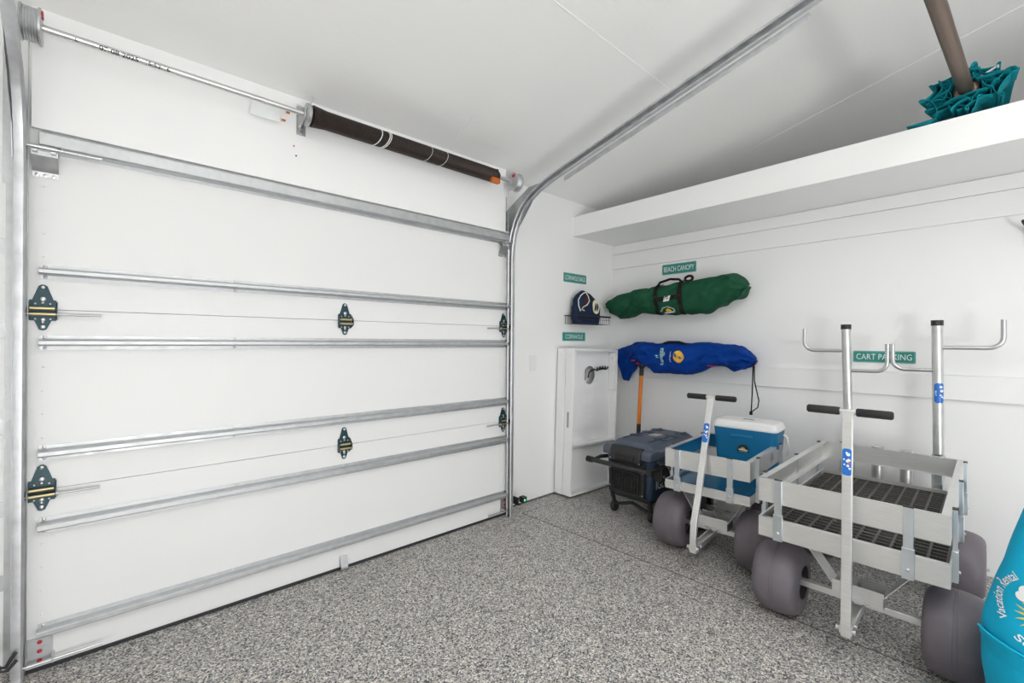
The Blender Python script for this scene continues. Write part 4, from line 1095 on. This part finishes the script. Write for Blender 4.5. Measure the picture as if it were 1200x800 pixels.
MB().prism([tuple(ctr+side*a+upv*b_+ax*.03) for a, b_ in ((-.10, -.100), (-.215, -.104), (-.13, -.126))], tuple(-ax*.05)).build('canopy_tip', 'tealc', um)

# ------------------------------------------------------------------ turquoise tote at the right edge
tt = thing('turquoise_tote', (1.98, -.12, 0), 'turquoise cloth bag with white lettering and yellow sun, right of the large cart', 'bag')
# local frame: e1 = to the right as seen from the room, e2 = away from the viewer
fwd = Vector((math.cos(math.radians(48)), math.sin(math.radians(48)), 0)); rgt = Vector((fwd.y, -fwd.x, 0))
D0 = 1.30
def TP(u, z, d=0): return fwd*(D0+d)+rgt*u+Vector((0, 0, z))
def edge(z):   # left silhouette, metres to the right
    k = [(0.02, 1.50), (.15, 1.47), (.30, 1.44), (.43, 1.435), (.47, 1.445), (.57, 1.475), (.69, 1.512), (.85, 1.56), (1.0, 1.60)]
    for i in range(len(k)-1):
        if z <= k[i+1][0]:
            f_ = (z-k[i][0])/(k[i+1][0]-k[i][0]); return k[i][1]*(1-f_)+k[i+1][1]*f_
    return k[-1][1]
rings = []
for i in range(40):
    z = .005+.93*i/39; l = edge(z); rw = (1.93-l)/2; cx = (l+1.93)/2; dd = .16*(1-.65*(z/.93)**2)
    ring = []
    for j in range(56):
        th = 2*PI*j/56; c_, s_ = math.cos(th), math.sin(th)
        w1 = .008*noise.noise(Vector((th*1.5, z*7, 2)))+.004*noise.noise(Vector((th*5, z*14+th, 5)))
        ring.append(TP(cx+math.copysign(abs(c_)**.8, c_)*rw*(1), z, .02-math.copysign(abs(s_)**.9, s_)*(dd+w1)))
    rings.append(ring)
mt = MB().loft(rings); mt.build('bag_body', 'turq', tt, smooth=70)
bt_ = BVHTree.FromPolygons([tuple(v) for v in mt.v], mt.f)
AZ0, RR0 = math.radians(50.2), 1.94
def pt(s_, z, eps=.004):
    a = AZ0+s_/RR0; d = fwd*math.cos(a)+rgt*math.sin(a); h = bt_.ray_cast(Vector((0, 0, z)), d)
    return (h[0]-d*eps) if h[0] else TP(1.7, z, 0)
# lower fold standing away from the body
rings = []
for i in range(22):
    s_ = i/21; z = .405-.39*s_; rings_ = []
    for j in range(30):
        a = -0.35+1.25*PI*j/29   # open pocket round the front
        l = 1.425+.085*s_; rw = (1.90-l)/2; cx = (l+1.90)/2
        fl = .01*noise.noise(Vector((a*2, s_*3, 9)))
        rings_.append(TP(cx-math.cos(a)*rw, z+.02*math.sin(a*1.0)*(-1)*(1-s_)+.012*noise.noise(Vector((a*1.6, 0, 4)))*(1-s_), .02-math.sin(a)*(.175+fl)))
    rings.append(rings_)
fo = MB().loft(rings, caps=False, closed=False).build('pocket_fold', 'turq', tt, smooth=70)
fo.modifiers.new('solid', 'SOLIDIFY').thickness = .003
MB().tube([Vector(p)+Vector((0,0,.001)) for p in rings[0]], .0045, 6).build('pocket_hem', 'turq', tt, smooth=60)
q = MB()
tx = text_geo('Vacation Rental', .019, 1.0, .008); W_ = tx[2]
cu_, cz_, Rr = 0.0, .520, .098
def ringtxt(a_mid, span, w, top=True):
    def f(u, v):
        a = a_mid-(u/w)*span if top else a_mid+(u/w)*span
        rr = Rr+v if top else Rr-v
        return pt(cu_+rr*math.cos(a), cz_+rr*math.sin(a))
    return f
decal(q, tx, ringtxt(math.radians(170), math.radians(80), W_))
tx2 = text_geo('Seaside', .019, 1.0, .008)
decal(q, tx2, ringtxt(math.radians(262), math.radians(62), tx2[2], False))
for (u, z, r) in ((-.040, .562, .018), (-.020, .572, .020), (-.052, .548, .012), (.0, .560, .018)):
    n_ = 14; q.add([pt(u+r*math.cos(2*PI*i/n_), z+r*math.sin(2*PI*i/n_), .0042) for i in range(n_)], [tuple(range(n_))])
q.each('bag_lettering', 'white', tt)
q = MB()
for k in range(9):
    a = math.radians(100+k*20); c_ = (-.015, .505)
    p = [(c_[0]+.033*math.cos(a-.09), c_[1]+.033*math.sin(a-.09)), (c_[0]+.033*math.cos(a+.09), c_[1]+.033*math.sin(a+.09)), (c_[0]+.052*math.cos(a), c_[1]+.052*math.sin(a))]
    q.add([pt(*x_) for x_ in p], [(0,1,2)])
q.add([pt(-.015+.028*math.cos(2*PI*i/20), .505+.028*math.sin(2*PI*i/20)) for i in range(20)], [tuple(range(20))])
q.build('sun_print', 'yellow', tt)
MB().tube([TP(1.68, .90, .02), TP(1.68, 1.0, .02), TP(1.70, 1.08, .02), TP(1.76, 1.08, .02), TP(1.78, 1.0, .02), TP(1.78, .90, .02)], .012, 8).build('strap', 'turq', tt, smooth=60)

# hook at the far right of the wall
hk = thing('wall_hook', (3.58, -.045, 1.83), 'black coat hook on the far wall at the right edge under the ledge', 'hook')
MB().box((C-.008, -.075, 1.80), (C, -.045, 1.90)).build('back_plate', 'black', hk, bevel=.003)
MB().tube([(C-.008, -.060, 1.87), (C-.06, -.055, 1.88), (C-.075, -.045, 1.90), (C-.06, -.04, 1.915)], .010, 8).build('prong', 'black', hk, smooth=60)

# ------------------------------------------------------------------ lights, world, camera
def area(name, loc, rot, sx, sy, power, col=(1, 1, 1)):
    l = bpy.data.lights.new(name, 'AREA'); l.shape = 'RECTANGLE'; l.size = sx; l.size_y = sy; l.energy = power; l.color = col
    o = bpy.data.objects.new(name, l); COL.objects.link(o); o.location = loc; o.rotation_euler = rot; return o
# unseen ceiling lamps behind the viewpoint, plus uplights added to brighten the ceiling
for nm, x, y, p, u in (('ceiling_lamp', .3, -.7, 11, 36), ('ceiling_lamp', 1.5, -1.0, .5, 32)):
    zc = ceil_z(y)-.50
    area(nm, (x, y, zc), (0, 0, 0), .40, .30, p, (1, .99, .975))
    area(nm+'_added_uplight', (x, y, zc+.02), (PI, 0, 0), .55, .30, u, (1, .99, .975))
# daylight and drive-bounce fill: area lights added at an unseen rear opening
area('rear_fill', (.6, YB-.15, 1.35), (math.radians(90), 0, 0), 2.2, 1.7, 12, (.98, .99, 1.0))
area('low_rear_fill', (.3, YB+.05, .35), (math.radians(135), 0, 0), 1.7, .7, 78, (1, .99, .97))  # aimed upward, added to brighten the ceiling
w = bpy.data.worlds.new('sky'); SC.world = w; w.use_nodes = True
w.node_tree.nodes['Background'].inputs[0].default_value = (.85, .92, 1, 1); w.node_tree.nodes['Background'].inputs[1].default_value = 1.0

cam = bpy.data.cameras.new('camera'); co = bpy.data.objects.new('camera', cam); COL.objects.link(co)
cam.sensor_width = 36; cam.lens = 527/1200*36; cam.clip_start = .01
co.location = (0, 0, 1.27)
fwd3 = Vector((math.cos(math.radians(48)), math.sin(math.radians(48)), 0)); up3 = Vector((0, 0, 1)); rt3 = fwd3.cross(up3)
r = math.radians(.38)
# horizon falls to the right by r: the camera is rolled anticlockwise
X_ = rt3*math.cos(r)+up3*math.sin(r); Y_ = up3*math.cos(r)-rt3*math.sin(r); Z_ = -fwd3
mw = Matrix((( X_.x, Y_.x, Z_.x, 0), (X_.y, Y_.y, Z_.y, 0), (X_.z, Y_.z, Z_.z, 0), (0, 0, 0, 1)))
co.rotation_euler = mw.to_euler()
SC.camera = co
SC.view_settings.view_transform = 'Standard'; SC.view_settings.look = 'None'; SC.view_settings.gamma = 1; SC.view_settings.exposure = -.06
SC.view_settings.use_curve_mapping = False
SC.cycles.max_bounces = 10; SC.cycles.diffuse_bounces = 6
